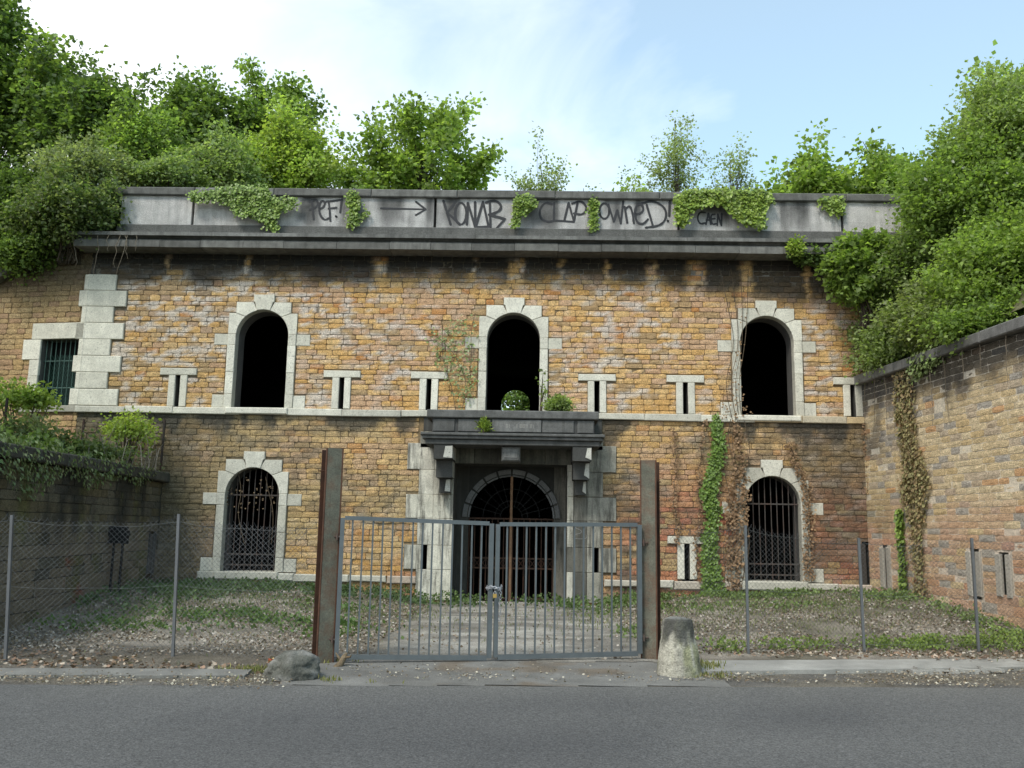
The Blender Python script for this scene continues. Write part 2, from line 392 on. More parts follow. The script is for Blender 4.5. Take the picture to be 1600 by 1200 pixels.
# ================================================================== THE FORT
fort = empty('fort_building', (0, 19, 0), 'long two storey brick fort front with white arched windows, dark cornice and graffiti parapet', 'fort')
XL, XR = -9.8, 9.6           # facade ends (the right end runs on behind the bank)
JOINT = [at(px, 430, 19).x for px in (593, 743, 806, 874, 945, 1018, 1087, 1165, 385, 260, 1262)]
JW = [.14, .05, .17, .06, .04, .10, .20, .13, .05, .04, .06]
def facade_col(x, z, r1, r2, r3):
    low = ss(3.99, 3.9, z)
    c = lerp(C3(.56,.325,.115), C3(.64,.425,.195), r2)
    pink = fbm(x*.55+3, z*.7, 40)
    c = lerp(c, C3(.50,.325,.225), (r1 < .13+.42*ss(.48,.66,pink))*.7)
    c = lerp(c, C3(.45,.18,.06), (r1 > .96)*.65)
    c = lerp(c, C3(.36,.25,.14), ((r1 > .82) & (r1 <= .95))*.8)
    # upper left is greyer and efflorescent
    g = ss(-4.2, -7.2, x)*ss(4.6, 6.4, z) ; c = lerp(c, C3(.30,.235,.175), g*.55*(r3 > .35))
    g = ss(-5.5, -8.5, x)*ss(5.6, 4.2, z)*(1-low); c = lerp(c, C3(.27,.20,.10), g*.6*fbm(x*3, z*6, 77)*1.4)
    # lower storey duller
    c = lerp(c, C3(.46,.335,.165), low*(.25+.6*ss(.4,.65,fbm(x*.8, z*1.3, 41))))
    # red brick, lower right
    red = low*ss(.9, 2.4, x+.5*(fbm(x, z, 42)-.5)) * ss(3.1, 1.7, z+1.2*(fbm(x*.7, z*.7, 43)-.5))
    rc = lerp(C3(.40,.13,.08), C3(.48,.25,.13), r3); c = lerp(c, rc, red*(r1 < .85)*.9)
    red2 = low*ss(-3.3, -2.6, x)*ss(-1.5,-2.2,x)*ss(1.2,.6,z); c = lerp(c, C3(.40,.17,.08), red2*(r1 > .5)*.8)
    org = low*ss(2.2, 1.4, z)*ss(-4.0,-3.4,x)*ss(-1.6,-2.4,x); c = lerp(c, C3(.50,.27,.08), org*(r1 < .5)*.7)
    # dark lower left: greenish stain plus shade painted into the colour
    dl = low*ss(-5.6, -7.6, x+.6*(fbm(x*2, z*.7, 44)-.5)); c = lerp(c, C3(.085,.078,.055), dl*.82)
    bl = low*ss(.44, .60, fbm(x*.55+7, z*.9, 45)); c = lerp(c, C3(.13,.115,.085), bl*.6*ss(.35,.6,fbm(x*5, z*9, 46)))
    dr = low*ss(5.5, 6.1, x+.8*(fbm(x, z*.6, 47)-.5))*ss(.4,1.2,z); c = lerp(c, C3(.075,.06,.045), dr*.62)
    c = lerp(c, C3(.07,.065,.055), low*ss(1.7,2.0,x)*ss(3.0,2.2,x)*ss(3.8,2.6,z)*.75*ss(.4,.6,fbm(x*4, z*9, 70)))
    # white lime bloom
    w = ss(.50, .66, fbm(x*4.2, z*9, 48))*(.22+.75*ss(-3.0,-6,x)*ss(5.4,6.2,z)+.55*ss(.42,.6,fbm(x*.5, z*.8, 49)))*(1-low*.8)
    c = lerp(c, C3(.60,.55,.50), np.clip(w, 0, .8))
    # drips below the string course
    dx = fbm(x*2.6, 0*x, 50); ln = .12+.95*np.clip(dx-.40, 0, 1)*1.8
    d = ss(3.93-ln, 3.93-ln*.5, z)*ss(3.97, 3.93, z)*ss(.43,.50,dx); c = lerp(c, C3(.06,.058,.05), d*.85)
    # soot under the cornice, washed clean below each cornice joint
    zs = 6.98 - .42*fbm(x*1.1, 0*x, 51) - .45*ss(1.5, 5.5, x) - .25*ss(-7.5,-9.5,x) + .38*(fbm(x*2.3, z*4, 52)-.5)
    s = ss(zs-.10, zs+.42, z)*.90+.08*ss(7.1,7.3,z)
    for jx, jw in zip(JOINT, JW): 
        s = s*(1-.95*ss(jw*1.25, jw*.75, np.abs(x-jx+.10*(vn(z*3, z*0+jx, 3)-.5)))*ss(.2,.4,fbm(x*9, z*5, 53))*ss(7.6,7.2,z))
    return lerp(c, lerp(C3(.036,.034,.031), C3(.014,.014,.013), ss(7.05, 7.3, z)), s)
def lwall_col(x, z, r1, r2, r3):        # left retaining wall: dirt and moss plus painted-in shade; x counts metres towards the camera
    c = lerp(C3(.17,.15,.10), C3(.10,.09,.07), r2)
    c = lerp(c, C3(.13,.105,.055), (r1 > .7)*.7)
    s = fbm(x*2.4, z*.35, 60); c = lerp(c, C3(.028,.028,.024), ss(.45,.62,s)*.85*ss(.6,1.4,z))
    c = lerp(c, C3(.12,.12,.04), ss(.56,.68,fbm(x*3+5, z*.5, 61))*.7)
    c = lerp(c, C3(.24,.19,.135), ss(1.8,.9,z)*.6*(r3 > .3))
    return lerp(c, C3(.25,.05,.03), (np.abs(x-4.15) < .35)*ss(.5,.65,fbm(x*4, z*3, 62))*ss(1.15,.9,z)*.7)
def rwall_col(x, z, r1, r2, r3):
    c = lerp(C3(.52,.385,.205), C3(.60,.49,.32), r2)
    c = lerp(c, C3(.30,.29,.28), (r1 > .90)*.75); c = lerp(c, C3(.52,.27,.12), (r1 < .05)*.7)
    c = lerp(c, C3(.42,.34,.26), ((r1 > .6) & (r1 < .75))*.7)
    redm = ss(2.5, 1.5, z+1.0*(fbm(x*.8, z*.8, 63)-.5)); c = lerp(c, lerp(C3(.44,.22,.165), C3(.50,.32,.20), r3), redm*(r1 < .8)*.62)
    c = lerp(c, C3(.20,.19,.10), ss(.5,.68,fbm(x*1.7, z*1.0, 64))*.5*ss(3,1.5,z)*ss(2.5,.5,x))
    zs = 4.35-.5*fbm(x*1.6, 0*x, 65); 
    s = ss(zs-.25, zs+.3, z+.5*(fbm(x*5, z*1.2, 66)-.5)); c = lerp(c, C3(.05,.048,.045), s*.9)
    k = ss(1.6, .3, x)*ss(2.6, 3.4, z)*ss(.3,.55,fbm(x*3, z*3, 67)); return lerp(c, C3(.09,.085,.08), k*.8)
def ulwall_col(x, z, r1, r2, r3):       # upper wall beyond the corner, far left
    c = lerp(C3(.42,.28,.13), C3(.47,.34,.18), r2); c = lerp(c, C3(.38,.23,.14), (r1 < .2)*.7)
    g = ss(1.4, 3.0, x)*.6+ss(5.6, 6.8, z)*.5; c = lerp(c, C3(.19,.16,.11), np.clip(g*fbm(x*1.5, z*2, 68)*1.5, 0, .85))
    return lerp(c, C3(.05,.05,.045), ss(6.2, 7.1, z+.5*(fbm(x*2, z, 69)-.5))*.7)

def brick_wall(fr, u0, u1, z0, z1, colf, holes, skips, ch=(.095,.135), bw=(.17,.38), name='brick_face', parent=None, mortarcol=(.20,.165,.115), ztop=None, seed=1, prot=(.004,.020), gap=.0045, mdep=.012, mmix=.45, bricks=True, zwhite=None):
    """holes: list of fn(u,z)->bool; skips: fn(za,zb)->list of (ua,ub) with no bricks"""
    r_ = random.Random(seed)
    # mortar bed
    st = .06; us = np.arange(u0, u1+st, st); us[-1] = u1; zs = np.arange(z0, z1+st, st); zs[-1] = z1
    Ug, Zg = np.meshgrid(us, zs); hmask = np.zeros(Ug.shape, bool)
    for h in holes: hmask |= h(Ug, Zg)
    R = np.full(Ug.shape, .5); bc = colf(Ug, Zg, R, R, R); mc = lerp(bc*(.42 if mmix < .6 else .9), np.broadcast_to(C3(*mortarcol), bc.shape), np.array(mmix))
    if zwhite is not None: mc = lerp(mc, C3(.22,.21,.19), ss(zwhite, zwhite+.15, Zg)*ss(zwhite+.4, zwhite+.2, Zg)*ss(.32,.5,fbm(Ug*2, Zg*3, 71)))
    mb = MB(); nn = .012*(fbm(Ug*6, Zg*6, 72)-.5)
    mb.v = [fr(u, -mdep+n_, z) for u, z, n_ in zip(Ug.ravel(), Zg.ravel(), nn.ravel())]; mb.c = [tuple(c) for c in mc.reshape(-1, 3)]
    nx = len(us)
    for j in range(len(zs)-1):
        for i in range(nx-1):
            if not (hmask[j, i] or hmask[j, i+1] or hmask[j+1, i] or hmask[j+1, i+1]): mb.f.append((j*nx+i, j*nx+i+1, (j+1)*nx+i+1, (j+1)*nx+i))
    mb.build('mortar_bed', M['mortar'], parent)
    if not bricks: return
    V = []; Fc = []; U_ = []; Z_ = []; R1 = []; R2 = []; R3 = []
    z = z0; nv = 0
    tmpl = []
    for j in range(2):
        for i in range(3): tmpl.append((j*4+i, j*4+i+1, (j+1)*4+i+1, (j+1)*4+i))
    per = [0,1,2,3,7,11,10,9,8,4]
    for k in range(10): tmpl.append((per[(k+1) % 10], per[k], 12+k, 12+(k+1) % 10))
    while z < z1-.04:
        h = r_.uniform(*ch)
        if z < z0+.5 and z0 < .3: h *= 1.35
        if z+h > z1-.05: h = z1-z
        za, zb = z, z+h
        ex = sorted(skips(za, zb)); free = []; u = u0
        for a, b in ex:
            if b <= u: continue
            if a > u: free.append((u, min(a, u1)))
            u = max(u, b)
        if u < u1: free.append((u, u1))
        for a, b in free:
            u = a - (r_.uniform(0, .18) if a == u0 else 0)
            while u < b-.03:
                w = r_.uniform(*bw)*(1.25 if h > .16 else 1)
                if b-(u+w) < .12: w = b-u
                ua, ub = max(u, a)+gap*r_.uniform(.4, 1.5), min(u+w, b)-gap*r_.uniform(.4, 1.5); u += w
                if ub-ua < .03: continue
                zza, zzb = za+gap*r_.uniform(.3, 1.7), zb-gap*r_.uniform(.3, 1.7)
                p = r_.uniform(*prot); 
                if r_.random() < .04: p = -.006
                e = .006
                rr = (r_.random(), r_.random(), r_.random())
                for j in range(3):
                    for i in range(4):
                        uu = ua+(ub-ua)*(i/3 + (r_.uniform(-.06, .06) if 0 < i < 3 else 0)); zz = zza+(zzb-zza)*(j/2+(r_.uniform(-.1, .1) if j == 1 else 0))
                        edge = (i in (0, 3)) + (j in (0, 2))
                        n_ = p - (e if edge else 0)*r_.uniform(.4, 1.3) + (r_.uniform(-.004, .006) if not edge else 0)
                        if edge: uu += r_.uniform(-.004, .004); zz += r_.uniform(-.004, .004)
                        if edge == 2: uu += .008*(1 if i == 0 else -1); zz += .006*(1 if j == 0 else -1)
                        V.append(fr(uu, n_, zz)); U_.append(uu); Z_.append(zz)
                for q in per:
                    i, j = q % 4, q//4; uu = ua+(ub-ua)*i/3; zz = zza+(zzb-zza)*j/2
                    V.append(fr(uu, -.03, zz)); U_.append(uu); Z_.append(zz)
                R1 += [rr[0]]*22; R2 += [rr[1]]*22; R3 += [rr[2]]*22
                Fc += [tuple(q+nv for q in f) for f in tmpl]; nv += 22
        z = zb
    mb = MB(); mb.v = V; mb.f = Fc
    mb.c = [tuple(c) for c in np.clip(colf(np.array(U_), np.array(Z_), np.array(R1), np.array(R2), np.array(R3)), 0, 1)]
    return mb.build(name, M['brick'], parent)

ARCHW = [(-5.885, 4.05, 5.64), (-.415, 4.05, 5.64), (5.03, 4.05, 5.64), (-5.885, .60, 2.20), (5.06, .60, 2.20)]   # centre x, sill z, spring z
RA = .572
SLITS = [(-7.66, 4.06, 4.74), (-4.10, 4.06, 4.74), (-2.215, 4.06, 4.74), (1.39, 4.06, 4.74), (3.275, 4.06, 4.74), (6.82, 4.06, 4.74), (3.265, .62, 1.34), (-2.2, .62, 1.30), (1.38, .62, 1.34), (7.0, .55, 1.40)]
PX0, PX1, PZ = -1.62, .77, 2.90            # portal opening
def arch_hole(cx, zs, zp, r=RA): return lambda U, Z: ((np.abs(U-cx) < r+.03) & (Z > zs-.03) & (Z <= zp)) | (((U-cx)**2+(Z-zp)**2 < (r+.03)**2) & (Z > zp))
def slit_hole(cx, z0, z1): return lambda U, Z: (np.abs(U-cx) < .08) & (Z > z0-.03) & (Z < z1+.03)
holes = [arch_hole(*a) for a in ARCHW] + [slit_hole(*s) for s in SLITS] + [lambda U, Z: (U > PX0-.06) & (U < PX1+.06) & (Z < PZ+.06)]
def blocks_of_arch(cx, zs, zp):     # (u0,u1,z0,z1) stone rectangles of one arched surround
    B = []
    for s in (-1, 1):
        def r(a, b, z0, z1): B.append((min(cx+s*a, cx+s*b), max(cx+s*a, cx+s*b), z0, z1))
        r(RA, 1.01, zs, zs+.28); r(RA, .77, zs+.28, zp-.22); r(RA, 1.05, zp-.22, zp+.03)
        r(.2, .75, zp+.03, zp+.49); r(.2, .61, zp+.49, zp+.74)
    B.append((cx-.23, cx+.23, zp+RA, zp+.91)); B.append((cx-RA, cx+RA, zs, zp+RA)); return B
SB = []
for a in ARCHW: SB += blocks_of_arch(*a)
for cx, z0, z1 in SLITS[:7]: SB += [(cx-.20, cx+.20, z0, z1), (cx-.40, cx+.40, z1, z1+.15)]
SB += [(6.8,7.2,.5,1.5)]
TOE = []
zz = .1; k = 0
for h in (.62, .50, .55, .50, .52, .56):
    TOE.append((zz, zz+h, k % 2)); zz += h; k += 1
for z0, z1, odd in TOE: SB += [(-2.62 if odd else -2.36, PX0, z0, z1), (PX1, 1.80 if odd else 1.52, z0, z1)]
SB += [(-2.4, 1.56, 3.25, 4.05), (PX0-.02, PX1+.02, -.2, 3.3)]
QU = []; z = 4.05; k = 0
while z < 6.95:
    QU.append((z, z+.365, k)); z += .365; k += 1
for z0, z1, k in QU: SB.append((XL, XL+(.62 if k % 2 else .88), z0, z1))
def skips_fac(za, zb):
    o = []
    for a, b, z0, z1 in SB:
        ov = min(z1, zb)-max(z0, za)
        if ov > .4*(zb-za): o.append((a, b))
    return o
LOWL = -8.2
brick_wall(FF, XL, 8.6, 4.02, 7.7, facade_col, holes, skips_fac, name='upper_brick_face', parent=fort, seed=3, zwhite=6.9)
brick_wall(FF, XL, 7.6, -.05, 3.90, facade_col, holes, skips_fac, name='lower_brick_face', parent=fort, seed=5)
W1, W2, G1 = C3(.66,.635,.545), C3(.55,.525,.44), C3(.36,.345,.30)
def wc(): return W1*(1-.0)+0*W1 if False else (W1+(W2-W1)*rnd.random())*rnd.uniform(.88, 1.04)
# string courses
mb = MB(); x = XL-.03
while x < 8.6:
    w = rnd.uniform(.9, 1.5)
    if x < 1.3 and x+w > -2.14: 
        if x < -2.16: w = -2.142-x
        else: x = 1.37; mbl = mb; mb = MB(); continue
    c = wc()*rnd.uniform(.8, 1.0)
    if x > 4.6: c = lerp(c, C3(.5,.34,.14), np.array(rnd.random()*.7))
    mb.box((x+.004, -.02, 3.905+rnd.uniform(-.012, .008)), (min(x+w, 8.6)-.004, .085+rnd.uniform(-.01, .01), 4.045+rnd.uniform(-.01, .006)), c, FF, .014, .006); x += w
mbl.build('string_course', M['stone'], fort); mb.build('string_course', M['stone'], fort)
mb = MB(); x = -6.95
while x < 7.2:
    w = rnd.uniform(.6, 1.2)
    if -2.36 < x < 1.5: x = 1.55; mbl = mb; mb = MB(); continue
    if x < -2.35 < x+w: w = -2.35-x
    g = rnd.random(); c = lerp(wc()*.8, C3(.34,.16,.10), np.array(g*.5 if x > -3.3 else 0))
    mb.box((x+.005, -.02, .43+rnd.uniform(-.01, .015)), (x+w-.005, .09+rnd.uniform(-.03, .01), .588+rnd.uniform(-.02, .01)), c, FF, .02, .012); x += w
mbl.build('base_course', M['stone'], fort); mb.build('base_course', M['stone'], fort)

# arched windows
def surround(cx, zs, zp, big=True, dark=1.0):
    mb = MB(); d0, d1 = -.02, .035
    for s in (-1, 1):
        def r(a, b, z0, z1, p=0):
            u0_, u1_ = sorted((cx+s*a, cx+s*b)); mb.box((u0_+.002, d0, z0+.002), (u1_-.002, d1+p+rnd.uniform(-.004, .004), z1-.002), wc()*dark, FF, .008, .003)
        r(RA+.175, 1.01, zs, zs+.28, -.012); r(RA, RA+.175, zs, zs+.30, .016)
        zm = zs+.30+(zp-.22-zs-.30)*rnd.uniform(.4, .6)
        r(RA, RA+.175, zs+.30, zm, .016); r(RA, RA+.175, zm, zp-.22, .016)
        r(RA+.175, 1.05, zp-.22, zp+.03, -.012); r(RA, RA+.175, zp-.22, zp+.03, .016)
        def arc(a0, a1, n=6): return [(cx+s*RA*math.cos(a0+(a1-a0)*i/n), zp+RA*math.sin(a0+(a1-a0)*i/n)) for i in range(n+1)]
        D = math.radians
        def pr(poly, p=0):
            if s < 0: poly = poly[::-1]
            mb.prism(poly, d0, d1+.012+p, wc()*dark, FF, .006)
        def o(a, b): return (cx+s*a, zp+b)
        a0 = math.asin(.03/RA)
        pr(arc(D(46), a0, 7)[::1] + [o(.75, .035), o(.75, .49), o(.605, .49)][:3] if True else [])
        pr(arc(D(76), D(47), 5) + [o(.60, .50), o(.60, .74), o(.235, .74)])
    D = math.radians
    k = [(cx+RA*math.cos(D(105-30*i/4)), zp+RA*math.sin(D(105-30*i/4))) for i in range(5)]
    mb.prism(k[::1]+[(cx+.195, zp+.735), (cx+.225, zp+.745), (cx+.225, zp+.91), (cx-.225, zp+.91), (cx-.225, zp+.745), (cx-.195, zp+.735)], d0, d1+.03, wc()*dark, FF, .01)
    # reveal
    n = 18; dep = .55; ring = [(cx-RA, zs)] + [(cx-RA*math.cos(math.pi*i/n), zp+RA*math.sin(math.pi*i/n)) for i in range(n+1)] + [(cx+RA, zs)]
    vs = [FF(u, .04, z) for u, z in ring]+[FF(u, -.16, z) for u, z in ring]; m_ = len(ring)
    mb.add(vs, [(i, m_+i, m_+i+1, i+1) for i in range(m_-1)]+[(m_-1, 2*m_-1, m_, 0)], W2*.8*dark)
    vs = [FF(u, -.16, z) for u, z in ring]+[FF(u, -dep, z) for u, z in ring]
    mb.add(vs, [(i, m_+i, m_+i+1, i+1) for i in range(m_-1)]+[(m_-1, 2*m_-1, m_, 0)], C3(.09,.085,.08))
    o = mb.build('arched_window', M['stone'], fort); 
    return o
def grille(win, cx, zs, zp, nb=9):
    mb = MB(); col = (.055,.05,.046); y = 19.13
    for i in range(nb):
        x = cx-RA+(i+.6)*2*RA/(nb+.2); dz = math.sqrt(max(0, RA*RA-(x-cx)**2))
        mb.tube([(x+rnd.uniform(-.006, .006), y, zs), (x+rnd.uniform(-.008, .008), y, (zs+zp)/2), (x, y, zp+dz-.01)], .011, col, 6)
    for z in (zs+.12, zs+.34, zp-.02): mb.box((cx-RA, -.145, z), (cx+RA, -.118, z+.03), col, FF)
    return mb.build('window_grille', M['rustiron'], win)
for i, (cx, zs, zp) in enumerate(ARCHW):
    w = surround(cx, zs, zp, dark=1.0 if i < 3 else .85)
    if i < 3: w['label'] = ['open arched upper window over the left grille window', 'open arched upper window over the balcony', 'open arched upper window over the right grille window'][i]
    if i >= 3: grille(w, cx, zs, zp)
    if i != 1:
        sb = MB(); sb.box((cx-.68, -.5, zs-.16 if i > 2 else zs-.13), (cx+.66, .12, zs+.002), wc()*(.8 if i > 2 else .95), FF, .02, .01); sb.build('window_sill', M['stone'], w)
for i, (cx, z0, z1) in enumerate(SLITS):
    mb = MB(); w = .055
    full = i < 7
    if full:
        mb.box((cx-.40, -.02, z1), (cx+.40, .045, z1+.15), wc(), FF, .01, .004)
        for s in (-1, 1):
            a, b = sorted((cx+s*w, cx+s*.2)); mb.box((a, -.02, z0), (b, .04, z1-.002), wc(), FF, .01, .004)
    elif i == 9:
        for s in (-1, 1):
            a, b = sorted((cx+s*w, cx+s*.2)); mb.box((a, -.02, z0), (b, .04, z1-.002), C3(.045,.04,.035), FF, .01, .01)
    d = C3(.10,.095,.085)
    for s in (-1, 1): mb.add([FF(cx+s*(w+.001), 0, z0), FF(cx+s*(w+.001), 0, z1), FF(cx+s*(w-.01), -.45, z1), FF(cx+s*(w-.01), -.45, z0)], [(0,1,2,3)], d)
    mb.build('loophole', M['stone'], fort)
# quoins
mb = MB()
UL_U = Vector((-math.cos(math.radians(9)), math.sin(math.radians(9)), 0)); UL_N = Vector((-math.sin(math.radians(9)), -math.cos(math.radians(9)), 0))
FU = frame((XL, 19, 0), UL_U, UL_N)
for z0, z1, k in QU:
    c = wc(); z0 = z0+.003; z1 = z1-.003
    mb.box((XL-.03, -.02, z0), (XL+(.60 if k % 2 else .86), .045, z1), c, FF, .012, .005)
    mb.box((-.02, -.02, z0), (.10 if k % 2 else .2, .05, z1), c, FU, .012, .004)
mb.build('quoin_stones', M['stone'], fort)

# upper wall beyond the corner with its barred rectangular window
RW = (.10, 1.03, 4.05, 5.52)
SBU = [(0, .16, 4.0, 6.95), (0, 1.25, 5.5, 5.88), (1.03, 1.45, 5.05, 5.5), (1.03, 1.25, 4.0, 5.05), (RW[0], RW[1], 3.9, 5.6)]
def skU(za, zb): return [(a, b) for a, b, z0, z1 in SBU if min(z1, zb)-max(z0, za) > .4*(zb-za)]
brick_wall(FU, 0, 9, 2.2, 7.55, ulwall_col, [lambda U, Z: (U > RW[0]-.03) & (U < RW[1]+.03) & (Z > RW[2]-.03) & (Z < RW[3]+.03)], skU, name='side_brick_face', parent=fort, seed=9, prot=(.004,.014), mortarcol=(.28,.2,.12))
mb = MB()
mb.box((.0, -.02, 5.52), (1.27, .05, 5.88), wc(), FU, .01, .004); mb.box((1.03, -.02, 5.07), (1.47, .045, 5.515), wc(), FU, .01, .004)
for a, b in ((4.0, 4.35), (4.35, 4.7), (4.7, 5.065)): mb.box((1.03, -.02, a), (1.27, .045, b-.004), wc()*.95, FU, .01, .004)
mb.box((-.02, -.02, 3.9), (1.5, .06, 4.045), wc()*.6, FU, .01, .004)
for a, b in (((RW[0], RW[2]), (RW[0], RW[3])), ((RW[1], RW[2]), (RW[1], RW[3])), ((RW[0], RW[3]), (RW[1], RW[3])), ((RW[0], RW[2]), (RW[1], RW[2]))):
    mb.add([FU(a[0], 0, a[1]), FU(b[0], 0, b[1]), FU(b[0], -.35, b[1]), FU(a[0], -.35, a[1])], [(0,1,2,3)], C3(.10,.10,.09))
rw = mb.build('rectangular_window', M['stone'], fort)
mb = MB(); gc = (.05,.10,.085)
for i in range(8):
    u = RW[0]+.06+i*(RW[1]-RW[0]-.12)/7; mb.tube([FU(u, -.10, RW[2]), FU(u+.004, -.10, RW[3])], .011, gc, 6)
for z in (4.45, 5.05): mb.tube([FU(RW[0], -.11, z), FU(RW[1], -.11, z)], .014, gc, 5)
mb.build('window_grille', M['wire'], rw)
mb = MB(); gc = (.01,.055,.04)
for i in range(-16, 20):
    for s in (-1, 1):
        u0_ = RW[0]+i*.065; pts = []
        a, b = (u0_, RW[2]), (u0_+s*1.15*.62, RW[2]+1.15)
        # clip to the opening
        ts = [t/40 for t in range(41)]; P = [(a[0]+(b[0]-a[0])*t, a[1]+(b[1]-a[1])*t) for t in ts]; P = [p for p in P if RW[0] < p[0] < RW[1]]
        if len(P) > 1: mb.tube([FU(P[0][0], -.15-.01*s, P[0][1]), FU(P[-1][0], -.15-.01*s, P[-1][1])], .004, gc, 4, False)
mb.add([FU(RW[0], -.3, RW[2]), FU(RW[1], -.3, RW[2]), FU(RW[1], -.3, RW[2]+1.15), FU(RW[0], -.3, RW[2]+1.15)], [(0,1,2,3)], (.004,.02,.015))
mb.build('wire_mesh', M['wire'], rw)
mb = MB(); mb.add([FU(RW[0]-.02, -.345, RW[2]-.02), FU(RW[1]+.02, -.345, RW[2]-.02), FU(RW[1]+.02, -.345, RW[3]+.02), FU(RW[0]-.02, -.345, RW[3]+.02)], [(0,1,2,3)], (.01,.01,.01)); mb.build('dark_pane', M['black'], rw)
# sloping coping of that wall
mb = MB(); pts = [(0, 7.62), (.8, 7.50), (1.6, 7.2), (2.3, 6.8), (3.2, 6.55), (9, 6.4)]
for (a, za), (b, zb) in zip(pts[:-1], pts[1:]):
    P = [FU(a, -.6, za+.0), FU(a, .22, za), FU(b, .22, zb), FU(b, -.6, zb)]; Q = [FU(a, -.6, za+.2), FU(a, .22, za+.2), FU(b, .22, zb+.2), FU(b, -.6, zb+.2)]
    mb.quadbox(P+Q, C3(.10,.098,.088)*rnd.uniform(.8, 1.3))
mb.build('side_coping', M['dark'], fort)

# cornice
mb = MB()
def ext(prof, x0, x1, c):          # profile list of (n,z), extruded in u
    k = len(prof); vs = [FF(x0, n_, z) for n_, z in prof]+[FF(x1, n_, z) for n_, z in prof]
    mb.add(vs, [(i, (i+1) % k, k+(i+1) % k, k+i) for i in range(k)]+[tuple(range(k))[::-1], tuple(range(k, 2*k))], c)
x = -9.97; 
while x < 9.5:
    w = rnd.choice([.88, 1.0, 1.15, .93]); g = C3(.125,.122,.112)*rnd.uniform(.8, 1.3); x1 = min(x+w, 9.5)-.008; dz = rnd.uniform(-.006, .006)
    ext([(-.2,7.47+dz),(.50,7.47+dz),(.50,7.615+dz),(.44,7.625+dz),(.43,7.66+dz),(.36,7.665+dz),(-.2,7.665+dz)][::-1], x, x1, g)
    ext([(-.2,7.667+dz),(.38,7.667+dz),(.46,7.72+dz),(-.2,7.72+dz)][::-1], x, x1, g*.7)
    x += w
x = -10.1
while x < 9.5:
    w = rnd.uniform(1.0, 1.9); x1 = min(x+w, 9.5)-.006; dz = rnd.uniform(-.008, .008)
    ext([(-.2,7.722),(.52,7.722),(.525,7.80+dz),(.10,7.90+dz),(-.2,7.90+dz)][::-1], x, x1, C3(.15,.148,.14)*rnd.uniform(.75, 1.35)); x += w
mb.build('cornice', M['dark'], fort)
mb = MB(); mb.box((-9.3, -.5, 7.88), (9.4, .06, 8.13), C3(.13,.128,.12), FF, .02); mb.build('parapet_plinth', M['roughcast'], fort)
SL = [-9.27]+[at(px, 330, 19).x for px in (302, 425, 549, 680, 804, 928, 1060, 1188, 1315)]+[8.5, 9.4]
for i in range(len(SL)-1):
    mb = MB(); c = C3(.55,.53,.51)*rnd.uniform(.82, 1.06)
    a, b = SL[i]+.03, SL[i+1]-.03; cols = []
    nu = 24; nz = 9; vs = []
    for j in range(nz+1):
        for k in range(nu+1):
            u = a+(b-a)*k/nu; z = 8.13+.68*j/nz
            s = float(ss(.5, .66, fbm(np.array(u*2.2), np.array(z*.25), 80))*ss(8.0, 8.7, z+.3*vn(u*4, z*0, 5)))
            vs.append(FF(u, .012, z)); cols.append(lerp(c, C3(.10,.098,.095), np.array(s*.85+.35*float(fbm(np.array(u*5), np.array(z*6), 6)**2))))
    fs = [(j*(nu+1)+k, j*(nu+1)+k+1, (j+1)*(nu+1)+k+1, (j+1)*(nu+1)+k) for j in range(nz) for k in range(nu)]
    mb.add(vs, fs, np.array(cols)); mb.box((a, -.4, 8.13), (b, .010, 8.81), c*.8, FF)
    SLP = mb.build('parapet_panel', M['roughcast'], fort); SL[i] = (SL[i], SL[i+1], SLP)
mb = MB(); mb.box((-9.3, -.5, 8.12), (9.4, -.3, 8.82), (.06,.06,.055), FF); mb.build('parapet_backing', M['dark'], fort)
mb = MB(); x = -9.4
while x < 9.4:
    w = rnd.uniform(1.7, 2.3); x1 = min(x+w, 9.4); dz = rnd.uniform(-.006, .006); mb.box((x+.004, -.5, 8.81+dz), (x1-.004, .09, 8.99+dz), C3(.14,.138,.128)*rnd.uniform(.8, 1.25), FF, .02, .004); x += w
mb.build('parapet_coping', M['dark'], fort)
